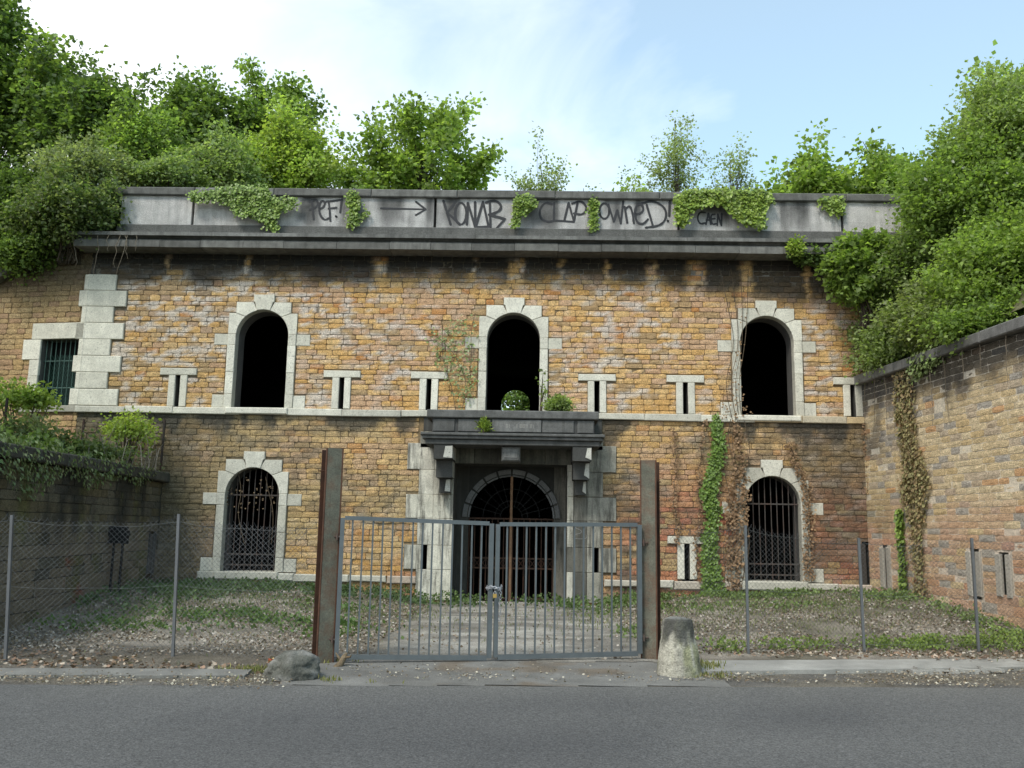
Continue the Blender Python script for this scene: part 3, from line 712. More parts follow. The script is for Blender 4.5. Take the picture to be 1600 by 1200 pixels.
# graffiti on the parapet panels (strokes measured on the photograph, laid on the panel faces)
def zA(p): return (460+p[0]/4.444, 290+p[1]/4.444)
def zB(p): return (800+p[0]/3.636, 290+p[1]/3.636)
def ell(cx, cy, rx, ry, a0=0, a1=360, n=14): return [(cx+rx*math.cos(math.radians(a0+(a1-a0)*i/n)), cy+ry*math.sin(math.radians(a0+(a1-a0)*i/n))) for i in range(n+1)]
def smooth(P, it=2):
    for _ in range(it):
        Q = [P[0]]
        for a, b in zip(P[:-1], P[1:]): Q += [(a[0]*.75+b[0]*.25, a[1]*.75+b[1]*.25), (a[0]*.25+b[0]*.75, a[1]*.25+b[1]*.75)]
        P = Q+[P[-1]]
    return P
def graffiti(name, strokes, conv, label, width=.05, n=.0165, m='ink', plane=19):
    mb = MB(); lv = 0; xs = []
    for st, sm in strokes:
        P = [conv(p) for p in (smooth(st) if sm else st)]
        W = [at(p[0], p[1], plane-n) for p in P]; pts = [(w.x, w.z) for w in W]; xs += [p[0] for p in pts]; lv += 1
        L_ = []; R_ = []
        for i in range(len(pts)):
            a = pts[max(i-1, 0)]; b = pts[min(i+1, len(pts)-1)]; d = Vector((b[0]-a[0], b[1]-a[1])); d = d.normalized() if d.length > 1e-6 else Vector((1, 0))
            w = width*.5*rnd.uniform(.82, 1.15); nrm = Vector((-d.y, d.x))*w; L_.append((pts[i][0]+nrm.x, pts[i][1]+nrm.y)); R_.append((pts[i][0]-nrm.x, pts[i][1]-nrm.y))
        k = len(pts); y = plane-n-.0006*lv
        mb.add([(p[0], y, p[1]) for p in L_+R_], [(i, i+1, k+i+1, k+i) for i in range(k-1)], (.03,.03,.033))
        for e in (pts[0], pts[-1]):
            mb.add([(e[0]+width*.5*math.cos(t*math.pi/4), y-.0002, e[1]+width*.5*math.sin(t*math.pi/4)) for t in range(8)], [tuple(range(8))], (.03,.03,.033))
    cx = sum(xs)/len(xs); par = next(s[2] for s in SL if isinstance(s, tuple) and s[0] < cx < s[1])
    o = mb.build(name, M[m], par); o['label'] = label; return o
S, T = True, False
graffiti('graffiti', [([(120,100),(128,170),(135,235)],S),([(105,112),(150,95),(168,125),(150,152),(108,165)],S),([(172,165),(205,150),(214,115),(190,103),(170,140),(176,205),(210,242),(242,225)],S),([(238,110),(246,180),(250,245)],S),([(222,112),(322,100)],T),([(238,160),(292,154)],T),([(330,95),(318,185)],T),([(288,213),(292,217)],T)], zA, 'black letters PEF! sprayed on the panel')
graffiti('graffiti', [([(600,158),(912,165)],T),([(843,112),(912,165)],T),([(912,165),(843,205)],T)], zA, 'black arrow sprayed pointing right', .042)
graffiti('graffiti', [([(1035,105),(1060,190),(1085,270)],S),([(1112,122),(1058,190)],T),([(1058,190),(1100,220),(1150,272)],S),(ell(1155,195,40,76),T),([(1198,270),(1205,120)],T),([(1205,120),(1256,290)],T),([(1256,290),(1255,115)],T),([(1258,290),(1310,112)],T),([(1310,112),(1348,285)],T),([(1348,285),(1258,291)],T),([(1357,110),(1362,290)],T),([(1330,118),(1395,100),(1442,140),(1420,182),(1350,202)],S),([(1350,202),(1462,232)],T),([(1462,232),(1400,302)],T)], zA, 'black letters KONAR sprayed across the panel', .055)
graffiti('graffiti', [([(228,105),(185,95),(155,140),(162,190),(205,208),(236,200)],S),([(240,100),(238,198)],T),([(236,198),(352,206)],T),([(298,196),(322,98)],T),([(322,98),(352,206)],T),([(372,100),(352,200)],T),([(343,102),(395,84),(430,130),(400,168),(352,158)],S)], zB, 'black letters CLAP sprayed across the panel', .05)
graffiti('graffiti', [(ell(525,145,28,44),T),([(548,108),(578,205)],T),([(578,205),(598,140)],T),([(598,140),(618,215)],T),([(618,215),(632,90)],T),([(655,212),(640,120)],T),([(643,135),(668,112),(684,150),(692,214)],S),([(700,166),(748,150),(742,110),(712,103),(695,150),(708,210),(745,222),(772,192)],S),([(765,110),(802,235)],T),([(733,102),(800,84),(866,120),(880,175),(850,226),(760,239)],S),([(896,92),(893,172)],T),([(884,199),(887,203)],T)], zB, 'black letters OwnED! sprayed across the panel', .05)
graffiti('graffiti', [([(1097,153),(1065,150),(1052,185),(1068,220),(1098,212)],S),([(1102,220),(1116,158)],T),([(1116,158),(1130,220)],T),([(1104,196),(1126,196)],T),([(1152,163),(1132,165),(1130,190),(1138,222),(1160,216)],S),([(1130,190),(1152,188)],T),([(1166,225),(1169,163)],T),([(1169,163),(1189,228)],T),([(1189,228),(1191,160)],T)], zB, 'small black letters CAEN sprayed under the ivy', .04)

# ---- portal with balcony
portal = empty('portal', (PX0, 19, 0)); portal.parent = fort; portal.location = (PX0, 0, 0)
mb = MB()
for z0, z1, odd in TOE:
    for s in (0, 1):
        st = 1 if s == 0 else .55; base = wc()*.92*(st)
        if z0 > .7 and z1 < 1.3:
            if s == 0:
                mb.box((-2.62, -.02, z0+.003), (-2.265, .04, z1-.003), base, FF, .008, .003); mb.box((-2.14, -.02, z0+.003), (PX0-.42, .04, z1-.003), base, FF, .008, .003)
            else:
                mb.box((PX1+.42, -.02, z0+.003), (1.32, .04, z1-.003), base, FF, .008, .003); mb.box((1.44, -.02, z0+.003), (1.80, .04, z1-.003), base, FF, .008, .003)
            q_ = PX0-.417 if s == 0 else PX1+.002; mb.box((q_, -.02, z0+.003), (q_+.415, .05, z1-.003), wc()*(.95 if s == 0 else .22), FF, .008, .003); continue
        if s == 0: mb.box((-2.62 if odd else -2.36, -.02, z0+.003), (PX0-.42, .04, z1-.003), base, FF, .008, .003); mb.box((PX0-.417, -.02, z0+.003), (PX0-.002, .05, z1-.003), wc()*.95, FF, .008, .003)
        else: mb.box((PX1+.42, -.02, z0+.003), (1.80 if odd else 1.52, .04, z1-.003), base, FF, .008, .003); mb.box((PX1+.002, -.02, z0+.003), (PX1+.13, .05, z1-.003), wc()*.8, FF, .008, .003); mb.box((PX1+.132, -.02, z0+.003), (PX1+.417, .052, z1-.003), wc()*rnd.uniform(.10, .30), FF, .008, .003)
mb.box((-2.36, -.02, 3.25), (PX0+.3, .04, 3.6), wc()*.6, FF, .01); mb.box((PX1-.3, -.02, 3.25), (1.52, .04, 3.6), wc()*.5, FF, .01)
mb.box((-2.3, -.02, 3.6), (1.5, .03, 4.05), (.07,.07,.065), FF, .01)
for a, b in ((-1.9, -1.2), (-1.195, -.5), (-.495, .3), (.305, 1.05)): mb.box((a, -.02, 2.93), (b, .055, 3.36), C3(.10,.095,.075)*rnd.uniform(.6, 1.4), FF, .008)
mb.build('portal_blocks', M['stained'], portal)
D_ = .75      # recess depth
mb = MB()
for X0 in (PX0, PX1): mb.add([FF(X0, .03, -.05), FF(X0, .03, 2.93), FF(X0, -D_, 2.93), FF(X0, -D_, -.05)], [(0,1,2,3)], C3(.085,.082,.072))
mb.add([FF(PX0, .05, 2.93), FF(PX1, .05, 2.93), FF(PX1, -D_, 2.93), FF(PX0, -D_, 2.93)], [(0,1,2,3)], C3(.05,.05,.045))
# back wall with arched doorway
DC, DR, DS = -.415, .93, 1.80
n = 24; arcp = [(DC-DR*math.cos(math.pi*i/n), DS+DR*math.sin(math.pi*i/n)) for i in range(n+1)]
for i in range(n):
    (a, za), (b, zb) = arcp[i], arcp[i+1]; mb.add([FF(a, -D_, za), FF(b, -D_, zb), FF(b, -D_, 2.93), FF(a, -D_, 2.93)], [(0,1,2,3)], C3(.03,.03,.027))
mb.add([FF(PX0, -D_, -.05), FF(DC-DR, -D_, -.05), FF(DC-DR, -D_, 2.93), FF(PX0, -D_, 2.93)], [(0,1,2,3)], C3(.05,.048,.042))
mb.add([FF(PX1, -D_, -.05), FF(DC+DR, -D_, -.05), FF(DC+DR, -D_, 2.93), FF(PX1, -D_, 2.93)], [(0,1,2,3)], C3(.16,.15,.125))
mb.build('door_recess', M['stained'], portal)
mb = MB()
for i in range(10):
    a0, a1 = math.pi*i/10+.02, math.pi*(i+1)/10-.02; q = 4
    def ar(r, t): return (DC-r*math.cos(t), DS+r*math.sin(t))
    for r0, r1, p in ((DR-.02, DR+.02, .015), (DR+.035, DR+.14, .04)):
        poly = [ar(r1, a0+(a1-a0)*k/q) for k in range(q+1)]+[ar(r0, a1-(a1-a0)*k/q) for k in range(q+1)]
        mb.prism(poly[::-1], -D_-.01, -D_+p, C3(.15,.15,.148)*rnd.uniform(.85, 1.1), FF, .006)
mb.build('arch_ring', M['stone'], portal)
# balcony
bal = MB()
def bx(a, b, c, bev=.012): bal.box(a, b, c, FF, bev, .002)
DK = C3(.085,.085,.082)
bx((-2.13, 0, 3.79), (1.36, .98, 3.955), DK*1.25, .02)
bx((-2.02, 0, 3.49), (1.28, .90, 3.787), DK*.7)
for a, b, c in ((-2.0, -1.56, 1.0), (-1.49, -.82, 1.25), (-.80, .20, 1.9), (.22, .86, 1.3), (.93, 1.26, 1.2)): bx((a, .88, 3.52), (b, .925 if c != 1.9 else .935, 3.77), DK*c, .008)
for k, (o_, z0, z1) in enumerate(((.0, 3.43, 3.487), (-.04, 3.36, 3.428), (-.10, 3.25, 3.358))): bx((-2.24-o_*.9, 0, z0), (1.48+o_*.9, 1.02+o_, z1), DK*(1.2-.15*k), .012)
balo = bal.build('balcony', M['dark'], portal)
# eroded letters on the inscription slab
mb = MB(); x = -.52
for w in (3, 1, 0, 2, 4, 3, 2, 3, 1):
    if w: 
        for k in range(w): mb.box((x+k*.018, .928, 3.60), (x+k*.018+.008, .938, 3.68), C3(.28,.27,.25), FF)
        if w > 2: mb.box((x, .934, 3.672), (x+.05, .9385, 3.68), C3(.28,.27,.25), FF)
    x += .07
mb.build('inscription', M['stone'], balo)
for (cx, s) in ((-1.78, 0), (1.03, 1)):
    mb = MB(); L1, L2 = C3(.46,.45,.40), C3(.055,.055,.052)
    for z0, z1, d, hw in ((2.96, 3.245, .9, .19), (2.60, 2.955, .62, .165), (2.30, 2.595, .36, .115)):
        P = [FF(cx-hw, .04, z0), FF(cx+hw, .04, z0), FF(cx+hw, d-.02, z0), FF(cx-hw, d-.02, z0), FF(cx-hw, .04, z1), FF(cx+hw, .04, z1), FF(cx+hw, d, z1), FF(cx-hw, d, z1)]
        mb.quadbox(P, L2*rnd.uniform(.8, 1.3))
        k = (.015, .35)[s]; z_ = (z0+.03 if s == 0 else z0+(z1-z0)*.25)
        if z0 != 2.60 or s == 1: mb.add([FF(cx+hw*k, d+.003, z_), FF(cx+hw*.98, d+.003, z0+.02), FF(cx+hw*.98, d+.003, z1-.02), FF(cx+hw*(k+.2), d+.003, z1-.03)], [(0,1,2,3)], L1)
        mb.add([FF(cx+hw+.003, .05, z0+.01), FF(cx+hw+.003, d-.03, z0+.01), FF(cx+hw+.003, d-.03, z1-.02), FF(cx+hw+.003, .05, z1-.02)], [(0,1,2,3)], L1*.9)
    mb.build('console', M['stone'], portal)
mb = MB(); mb.box((-.60, .05, 2.94), (-.22, .78, 3.245), C3(.13,.13,.125), FF, .03); mb.box((-.55, .775, 3.0), (-.27, .79, 3.20), C3(.15,.15,.145), FF, .01); mb.build('keystone', M['dark'], portal)
# chalk squiggle on the right pilaster
zC = lambda p: (640+p[0]/5, 740+p[1]/5)
g = MB(); P = [(1350,405),(1300,395),(1290,425),(1340,440),(1345,465),(1290,475),(1280,505),(1330,512),(1388,505),(1385,480)]
W = [at(*zC(p), 18.93) for p in smooth(P)]; g.tube([(w.x, 18.946, w.z) for w in W], .006, (.28,.28,.27), 4); g.build('chalk_mark', M['stone'], portal)
# iron gates of the doorway
dg = empty('iron_door', (DC, D_, 0)); dg.parent = fort; dg.location = (DC, D_, 0); y = 19+D_+.08
for s in (-1, 1):
    mb = MB(); rc = (.040,.024,.017); e0, e1 = (DC-DR+.01, DC-.03) if s < 0 else (DC+.03, DC+DR-.01)
    nb = 7
    for i in range(nb+1):
        x = e0+(e1-e0)*i/nb; dz = math.sqrt(max(.002, DR*DR-(x-DC)**2)); r = .013 if 0 < i < nb else .02
        mb.tube([(x, y, .02), (x, y, DS)], r, rc, 5)
    for z in (.08, .72, .93, 1.78): mb.box((min(e0, e1), -D_-.10, z), (max(e0, e1), -D_-.06, z+.035), rc, FF)
    for i in range(nb):
        xa = e0+(e1-e0)*i/nb; xb = e0+(e1-e0)*(i+1)/nb
        mb.tube([(xa, y, .755), (xb, y, .93)], .008, rc, 4); mb.tube([(xb, y, .755), (xa, y, .93)], .008, rc, 4)
    mb.build('gate_leaf', M['rustiron'], dg)
mb = MB(); rc = (.018,.017,.016)
for r in (.24, .36, .62, DR-.02):
    mb.tube([(DC-r*math.cos(math.pi*i/20), y, DS+.03+r*math.sin(math.pi*i/20)) for i in range(21)], .011, rc, 4)
for i in range(1, 12):
    t = math.pi*i/12; mb.tube([(DC-.24*math.cos(t), y, DS+.03+.24*math.sin(t)), (DC-(DR-.02)*math.cos(t), y, DS+.03+(DR-.02)*math.sin(t))], .009, rc, 4)
mb.build('fanlight', M['black'], dg)
mb = MB(); mb.box((DC-.028, -D_-.13, 0), (DC+.028, -D_-.03, DS+DR), (.22,.13,.075), FF, .006); mb.build('centre_post', M['rusty'], dg)

# ---- dark rooms behind the openings (real rooms, open only at the windows)
mb = MB(); K = (.03,.03,.028)
def room(x0, x1, y0, y1, z0, z1, back=True, front=None):
    v = [(x0,y0,z0),(x1,y0,z0),(x1,y1,z0),(x0,y1,z0),(x0,y0,z1),(x1,y0,z1),(x1,y1,z1),(x0,y1,z1)]
    f = [(0,1,2,3),(4,5,6,7),(0,3,7,4),(1,2,6,5)]+([(2,3,7,6)] if back else []); mb.add(v, f, K)
room(-9.7, -2.3, 19.02, 25.5, 4.0, 7.3); room(1.3, 8.5, 19.02, 25.5, 4.0, 7.3); room(-9.7, -2.3, 19.02, 25.5, -.05, 3.88); room(1.3, 8.5, 19.02, 25.5, -.05, 3.88); room(-2.28, 1.28, 19.02+.8, 27, -.05, 3.3)
room(-2.28, 1.28, 19.02, 34, 3.98, 7.3, back=False)
rc_x, rr, rs = -.62, .55, 6.28
n = 16; ap = [(rc_x-rr*math.cos(math.pi*i/n), rs+rr*math.sin(math.pi*i/n)) for i in range(n+1)]
for (a, za), (b, zb) in zip(ap[:-1], ap[1:]): mb.add([(a,34,za),(b,34,zb),(b,34,7.3),(a,34,7.3)], [(0,1,2,3)], K)
mb.add([(-2.28,34,3.98),(rc_x-rr,34,3.98),(rc_x-rr,34,7.3),(-2.28,34,7.3)], [(0,1,2,3)], K); mb.add([(1.28,34,3.98),(rc_x+rr,34,3.98),(rc_x+rr,34,7.3),(1.28,34,7.3)], [(0,1,2,3)], K)
mb.build('interior', M['black'], fort)
# earth roof and outer shell
def tcol(X, Y): return lerp(C3(.07,.075,.03), C3(.12,.11,.06), fbm(X, Y, 90))
sheet('roof_terrain', -30, 34, 19.45, 33.9, .6, lambda X, Y: 8.72+.25*fbm(X*.4, Y*.4, 91)+.0*X-1.6*ss(-9.6, -11.5, X)*ss(23, 20, Y), tcol, M['soil'])
mb = MB()
mb.add([(-30,34.05,-.05),(-2.3,34.05,-.05),(-2.3,34.05,8.8),(-30,34.05,8.8)], [(0,1,2,3)], (.2,.15,.08)); mb.add([(1.3,34.05,-.05),(34,34.05,-.05),(34,34.05,8.8),(1.3,34.05,8.8)], [(0,1,2,3)], (.2,.15,.08))
mb.add([(-2.3,34.05,7.2),(1.3,34.05,7.2),(1.3,34.05,8.8),(-2.3,34.05,8.8)], [(0,1,2,3)], (.2,.15,.08))
mb.add([(-30,21.5,-.05),(-30,34.05,-.05),(-30,34.05,8.8),(-30,21.5,8.8)], [(0,1,2,3)], (.2,.15,.08)); mb.add([(34,19,-.05),(34,34.05,-.05),(34,34.05,8.8),(34,19,8.8)], [(0,1,2,3)], (.2,.15,.08))
mb.add([FF(9.4,.0,4.8), FF(34,0,4.8), FF(34,0,8.8), FF(9.4,0,8.8)], [(0,1,2,3)], (.2,.15,.08))
mb.build('outer_wall', M['mortar'], fort)

# ================================================================== RETAINING WALLS AND TERRACES
RO = Vector((7.01, 19, 0)); RUv = Vector((.55, -5.39, 0)).normalized(); RNv = Vector((-.9948, -.1015, 0)); FR = frame(RO, RUv, RNv)
LO = Vector((-7.82, 19, 0)); LUv = Vector((.57, -6.95, 0)).normalized(); LNv = Vector((.9966, .0817, 0)); FL = frame(LO, LUv, LNv)
rwall = empty('retaining_wall', tuple(RO), 'tall ochre brick retaining wall on the right with sooty top', 'wall')
RS = [(.70, .55, 1.35), (3.70, .62, 1.35), (4.5, .66, 1.33)]
RB = [(a-.22, a+.22, b, c) for a, b, c in RS]
brick_wall(FR, 0, 9.6, .1, 4.72, rwall_col, [slit_hole(*s) for s in RS], lambda za, zb: [(a, b) for a, b, z0, z1 in RB if min(z1, zb)-max(z0, za) > .4*(zb-za)], parent=rwall, seed=21, mortarcol=(.66,.61,.52), ch=(.10,.13), bw=(.24,.46), prot=(.002,.010), gap=.0042, mdep=.006, mmix=.6)
mb = MB()
for a, b, c in RS:
    for s in (-1, 1):
        u0_, u1_ = sorted((a+s*.06, a+s*.2)); mb.box((u0_, -.02, b), (u1_, .03, c), C3(.36,.33,.28)*rnd.uniform(.8, 1.1), FR, .01, .01)
    mb.add([FR(a-.07, -.2, b), FR(a+.07, -.2, b), FR(a+.07, -.2, c), FR(a-.07, -.2, c)], [(0,1,2,3)], (.02,.02,.02))
mb.build('loophole', M['stone'], rwall)
mb = MB(); u = -.02
while u < 9.6:
    w = rnd.uniform(.8, 1.5); u1 = min(u+w, 9.65); mb.box((u+.004, -.5, 4.73), (u1-.004, .16, 4.92+rnd.uniform(-.006, .006)), C3(.15,.147,.14)*rnd.uniform(.75, 1.25), FR, .02, .006); u += w
mb.build('wall_coping', M['dark'], rwall)
mb = MB(); v = [FR(0, -.05, -.05), FR(9.6, -.05, -.05), FR(9.6, -.5, -.05), FR(0, -.5, -.05), FR(0, -.05, .1), FR(9.6, -.05, .1), FR(9.6, -.5, .1), FR(0, -.5, .1)]
mb.quadbox(v, C3(.2,.17,.12)); mb.add([FR(9.6, 0, -.05), FR(9.6, -.5, -.05), FR(9.6, -.5, 4.72), FR(9.6, 0, 4.72)], [(0,1,2,3)], (.3,.22,.12)); mb.build('wall_core', M['mortar'], rwall)
lwall = empty('retaining_wall', tuple(LO), 'low dark mossy retaining wall on the left below the terrace', 'wall')
LS = [(.40, .55, 1.35)]
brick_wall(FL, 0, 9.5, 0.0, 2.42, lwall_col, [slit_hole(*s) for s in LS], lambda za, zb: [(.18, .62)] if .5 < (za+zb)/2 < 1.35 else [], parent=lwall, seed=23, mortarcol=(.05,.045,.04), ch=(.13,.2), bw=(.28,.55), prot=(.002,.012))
mb = MB()
for s in (-1, 1):
    u0_, u1_ = sorted((.40+s*.06, .40+s*.2)); mb.box((u0_, -.02, .55), (u1_, .03, 1.35), C3(.09,.085,.08), FL, .01, .01)
mb.add([FL(.3, -.2, .55), FL(.5, -.2, .55), FL(.5, -.2, 1.35), FL(.3, -.2, 1.35)], [(0,1,2,3)], (.01,.01,.01)); mb.build('loophole', M['stained'], lwall)
mb = MB(); u = -.02
while u < 9.5:
    w = rnd.uniform(.8, 1.3); u1 = min(u+w, 9.5); mb.box((u+.004, -.5, 2.43), (u1-.004, .14, 2.63+rnd.uniform(-.006, .006)), C3(.075,.073,.06)*rnd.uniform(.7, 1.2), FL, .02, .006); u += w
mb.build('wall_coping', M['dark'], lwall)
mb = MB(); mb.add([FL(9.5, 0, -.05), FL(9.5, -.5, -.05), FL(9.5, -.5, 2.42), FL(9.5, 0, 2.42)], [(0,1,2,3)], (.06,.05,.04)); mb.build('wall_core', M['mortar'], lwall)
# blackened niche in the left wall with two dark runs under it
mb = MB(); uo = 2.75
bxp = FL(uo, .16, 1.2)
for k in range(4): mb.box((bxp[0]-.15+rnd.uniform(-.03,.03), bxp[1]-.06-.01*k, 1.2+.07*k), (bxp[0]+.16+rnd.uniform(-.03,.03), bxp[1]+.08, 1.28+.075*k), C3(.008,.008,.008), None, 0, .012)
for a in (-.07, .09): mb.box((bxp[0]+a-.018, bxp[1], .25), (bxp[0]+a+.018, bxp[1]+.03, 1.22), C3(.02,.02,.018), None)
tag(mb.build('junction_box', M['black']), 'small ragged black box on two legs against the dark left wall', 'electrical box')
# terraces
def terr(name, inside, z, x0, x1, y0, y1): sheet(name, x0, x1, y0, y1, .35, lambda X, Y: np.where(Y < y0+.2, -.05, z(X, Y)), lambda X, Y: lerp(C3(.10,.10,.05), C3(.16,.15,.08), fbm(X*2, Y*2, 90)), M['soil'], inside)
terr('left_terrace', lambda X, Y: (X < -7.75+(19-Y)*.082-.35), lambda X, Y: 2.55+.9*ss(-9.6,-13.5,X)+.25*fbm(X, Y, 93), -26, -6.5, 9.5, 21.2)
terr('right_bank', lambda X, Y: (X > 7.05+(19-Y)*.102+.25), lambda X, Y: 4.75+.2*fbm(X, Y, 94)+np.minimum((X-7.2)*.85, 5.0)*ss(7.2,8.2,X)+0*Y, 6.8, 34, 9.5, 19.4)

# ================================================================== GATE, POSTS, FENCES
def hbeam(x, y, ang, top, label):
    t = empty('gate_post', (x, y, 0), label, 'gate post', 'rusty steel beam gate posts')
    ca, sa = math.cos(ang), math.sin(ang)
    fr = lambda u, n, z: (x+ca*u+sa*n, y+sa*u-ca*n, z)        # n towards the viewer
    R1_, G_ = C3(.085,.042,.026), C3(.115,.112,.085)
    mb = MB(); mb.box((-.09, -.006, -.1), (.09, .008, top), G_, fr, .003); o1 = mb.build('front_flange', M['rusty'], t)
    mb = MB(); mb.box((-.105, -.01, -.1), (-.088, .012, top), R1_, fr, .003); mb.box((.088, -.01, -.1), (.105, .012, top), R1_, fr, .003); mb.build('flange_edge', M['rustiron'], t)
    mb = MB(); mb.box((-.006, -.19, -.1), (.006, -.008, top-.002), R1_*.5, fr); mb.box((-.10, -.205, -.1), (.10, -.192, top-.01), R1_*.55, fr, .003); mb.build('rear_flange', M['rustiron'], t)
    mb = MB(); mb.tube([fr(-.16, -.1, top-.27), fr(.14, -.1, top-.27)], .008, R1_*.6, 5); mb.build('bolt', M['rustiron'], t)
    return fr
fl = hbeam(-2.335, 10.62, math.radians(29), 2.50, 'left rusty steel beam gate post beside the boulder')
frr = hbeam(1.485, 11.40, math.radians(-20), 2.48, 'right rusty steel beam gate post beside the stone bollard')
def leaf(name, BL, TL, BR, TR, Y0, Y1, nb, label, hinge_first, gap=(None, None)):
    P = {k: at(*p, Y0 if k in 'BLTL' and k[1] == 'L' else Y1) for k, p in (('BL', BL), ('TL', TL), ('BR', BR), ('TR', TR))}
    bl, tl, br, tr_ = P['BL'], P['TL'], P['BR'], P['TR']
    xa = (bl.x+tl.x)/2; xb = (br.x+tr_.x)/2
    bl = Vector((xa, Y0, bl.z)); tl = Vector((xa, Y0, tl.z)); br = Vector((xb, Y1, br.z)); tr_ = Vector((xb, Y1, tr_.z))
    t = empty(name, tuple(bl), label, 'gate', 'two leaves of the padlocked bar gate')
    U = (br-bl); U.z = 0; L = U.length; U.normalize(); Nn = Vector((U.y, -U.x, 0))
    def q(u, v): a = bl.lerp(br, u/L); b = tl.lerp(tr_, u/L); return a.lerp(b, v)
    def bar(u0, v0, u1, v1, w, d, m, nm, col=(.105,.118,.124), par=t):
        mbb = MB(); a = q(u0, v0); b = q(u1, v1); ax = (b-a).normalized(); side = ax.cross(Nn).normalized()*w/2; dn = Nn*d/2
        mbb.quadbox([a-side-dn, a+side-dn, a+side+dn, a-side+dn, b-side-dn, b+side-dn, b+side+dn, b-side+dn], col); return mbb.build(nm, m, par)
    fw = .045
    bar(0, 0, 0, 1, .05, .05, M['steel'], 'frame_post'); bar(L, 0, L, 1, .055, .05, M['steel'], 'frame_post')
    bar(.026, 1, L-.029, 1, .048, .049, M['steel'], 'frame_rail'); bar(.026, .0, L-.029, .0, .055, .049, M['steel'], 'frame_rail')
    for i in range(nb):
        u = L*(i+1)/(nb+1) + rnd.uniform(-.003, .003); v = .014
        bar(u, v, u+rnd.uniform(-.003, .003), 0.985, .0195, .0195, M['steel'], 'gate_bar')
    hu = 0 if hinge_first else L
    for v in (.12, .86):
        mb = MB(); a = q(hu, v); s = -1 if hinge_first else 1
        mb.tube([a+Vector((s*.02, 0, 0)), a+Vector((s*.11, .02, 0))], .010, (.08,.06,.05), 6); mb.tube([a+Vector((s*.055, 0, -.04)), a+Vector((s*.055, 0, .04))], .014, (.08,.06,.05), 8); mb.build('hinge', M['rustiron'], t)
    return t, q, L
gl, ql, LL = leaf('bar_gate', (525,1026), (536,809), (766,1028), (766,818), 10.62, 10.98, 14, 'left leaf of the grey steel bar gate', True)
gr, qr, LR = leaf('bar_gate', (777,1027), (775,819), (999,1021), (999,820), 10.99, 11.36, 14, 'right leaf of the grey steel bar gate', False)
# chain and padlock round the two middle posts
ch = MB(); c0 = ql(LL, .52)+Vector((.045, 0, 0)); LC = (.30,.31,.33)
def linkring(c, ax1, ax2, a=.020, b=.012, r=.0038):
    ch.tube([c+ax1*(a*math.cos(t*math.pi/5))+ax2*(b*math.sin(t*math.pi/5)) for t in range(11)], r, LC, 5, False)
for row in range(2):
    for k in range(22):
        t = 2*math.pi*k/22; c = c0+Vector((math.cos(t)*.088, math.sin(t)*.05, .012*row-.01+.012*math.sin(3*t+row)+rnd.uniform(-.008, .008)))
        tg = Vector((-math.sin(t)*.088, math.cos(t)*.05, 0)).normalized(); up = Vector((0, 0, 1)) if k % 2 else Vector((math.cos(t), math.sin(t), 0))
        linkring(c, tg, up)
for k in range(13):
    c = c0+Vector((.078+.006*math.sin(k), -.06, -.03-.030*k)); linkring(c, Vector((0, 0, 1)), Vector((1, 0, 0)) if k % 2 else Vector((0, 1, 0)))
tag(ch.build('chain', M['wire']), 'steel chain wound round the middle posts of the gate', 'chain')
pk = empty('padlock', tuple(c0+Vector((.015, -.085, -.09))), 'small brass padlock hanging on the gate chain', 'padlock')
mb = MB(); p = c0+Vector((.015, -.085, -.09)); mb.box((p.x-.022, p.y-.012, p.z-.025), (p.x+.022, p.y+.006, p.z+.02), (.33,.22,.06)); mb.build('body', M['wire'], pk)
mb = MB(); mb.tube([p+Vector((.015*math.cos(t*math.pi/6), 0, .02+.03*math.sin(t*math.pi/6))) for t in range(7)], .004, (.4,.4,.42), 6); mb.build('shackle', M['wire'], pk)

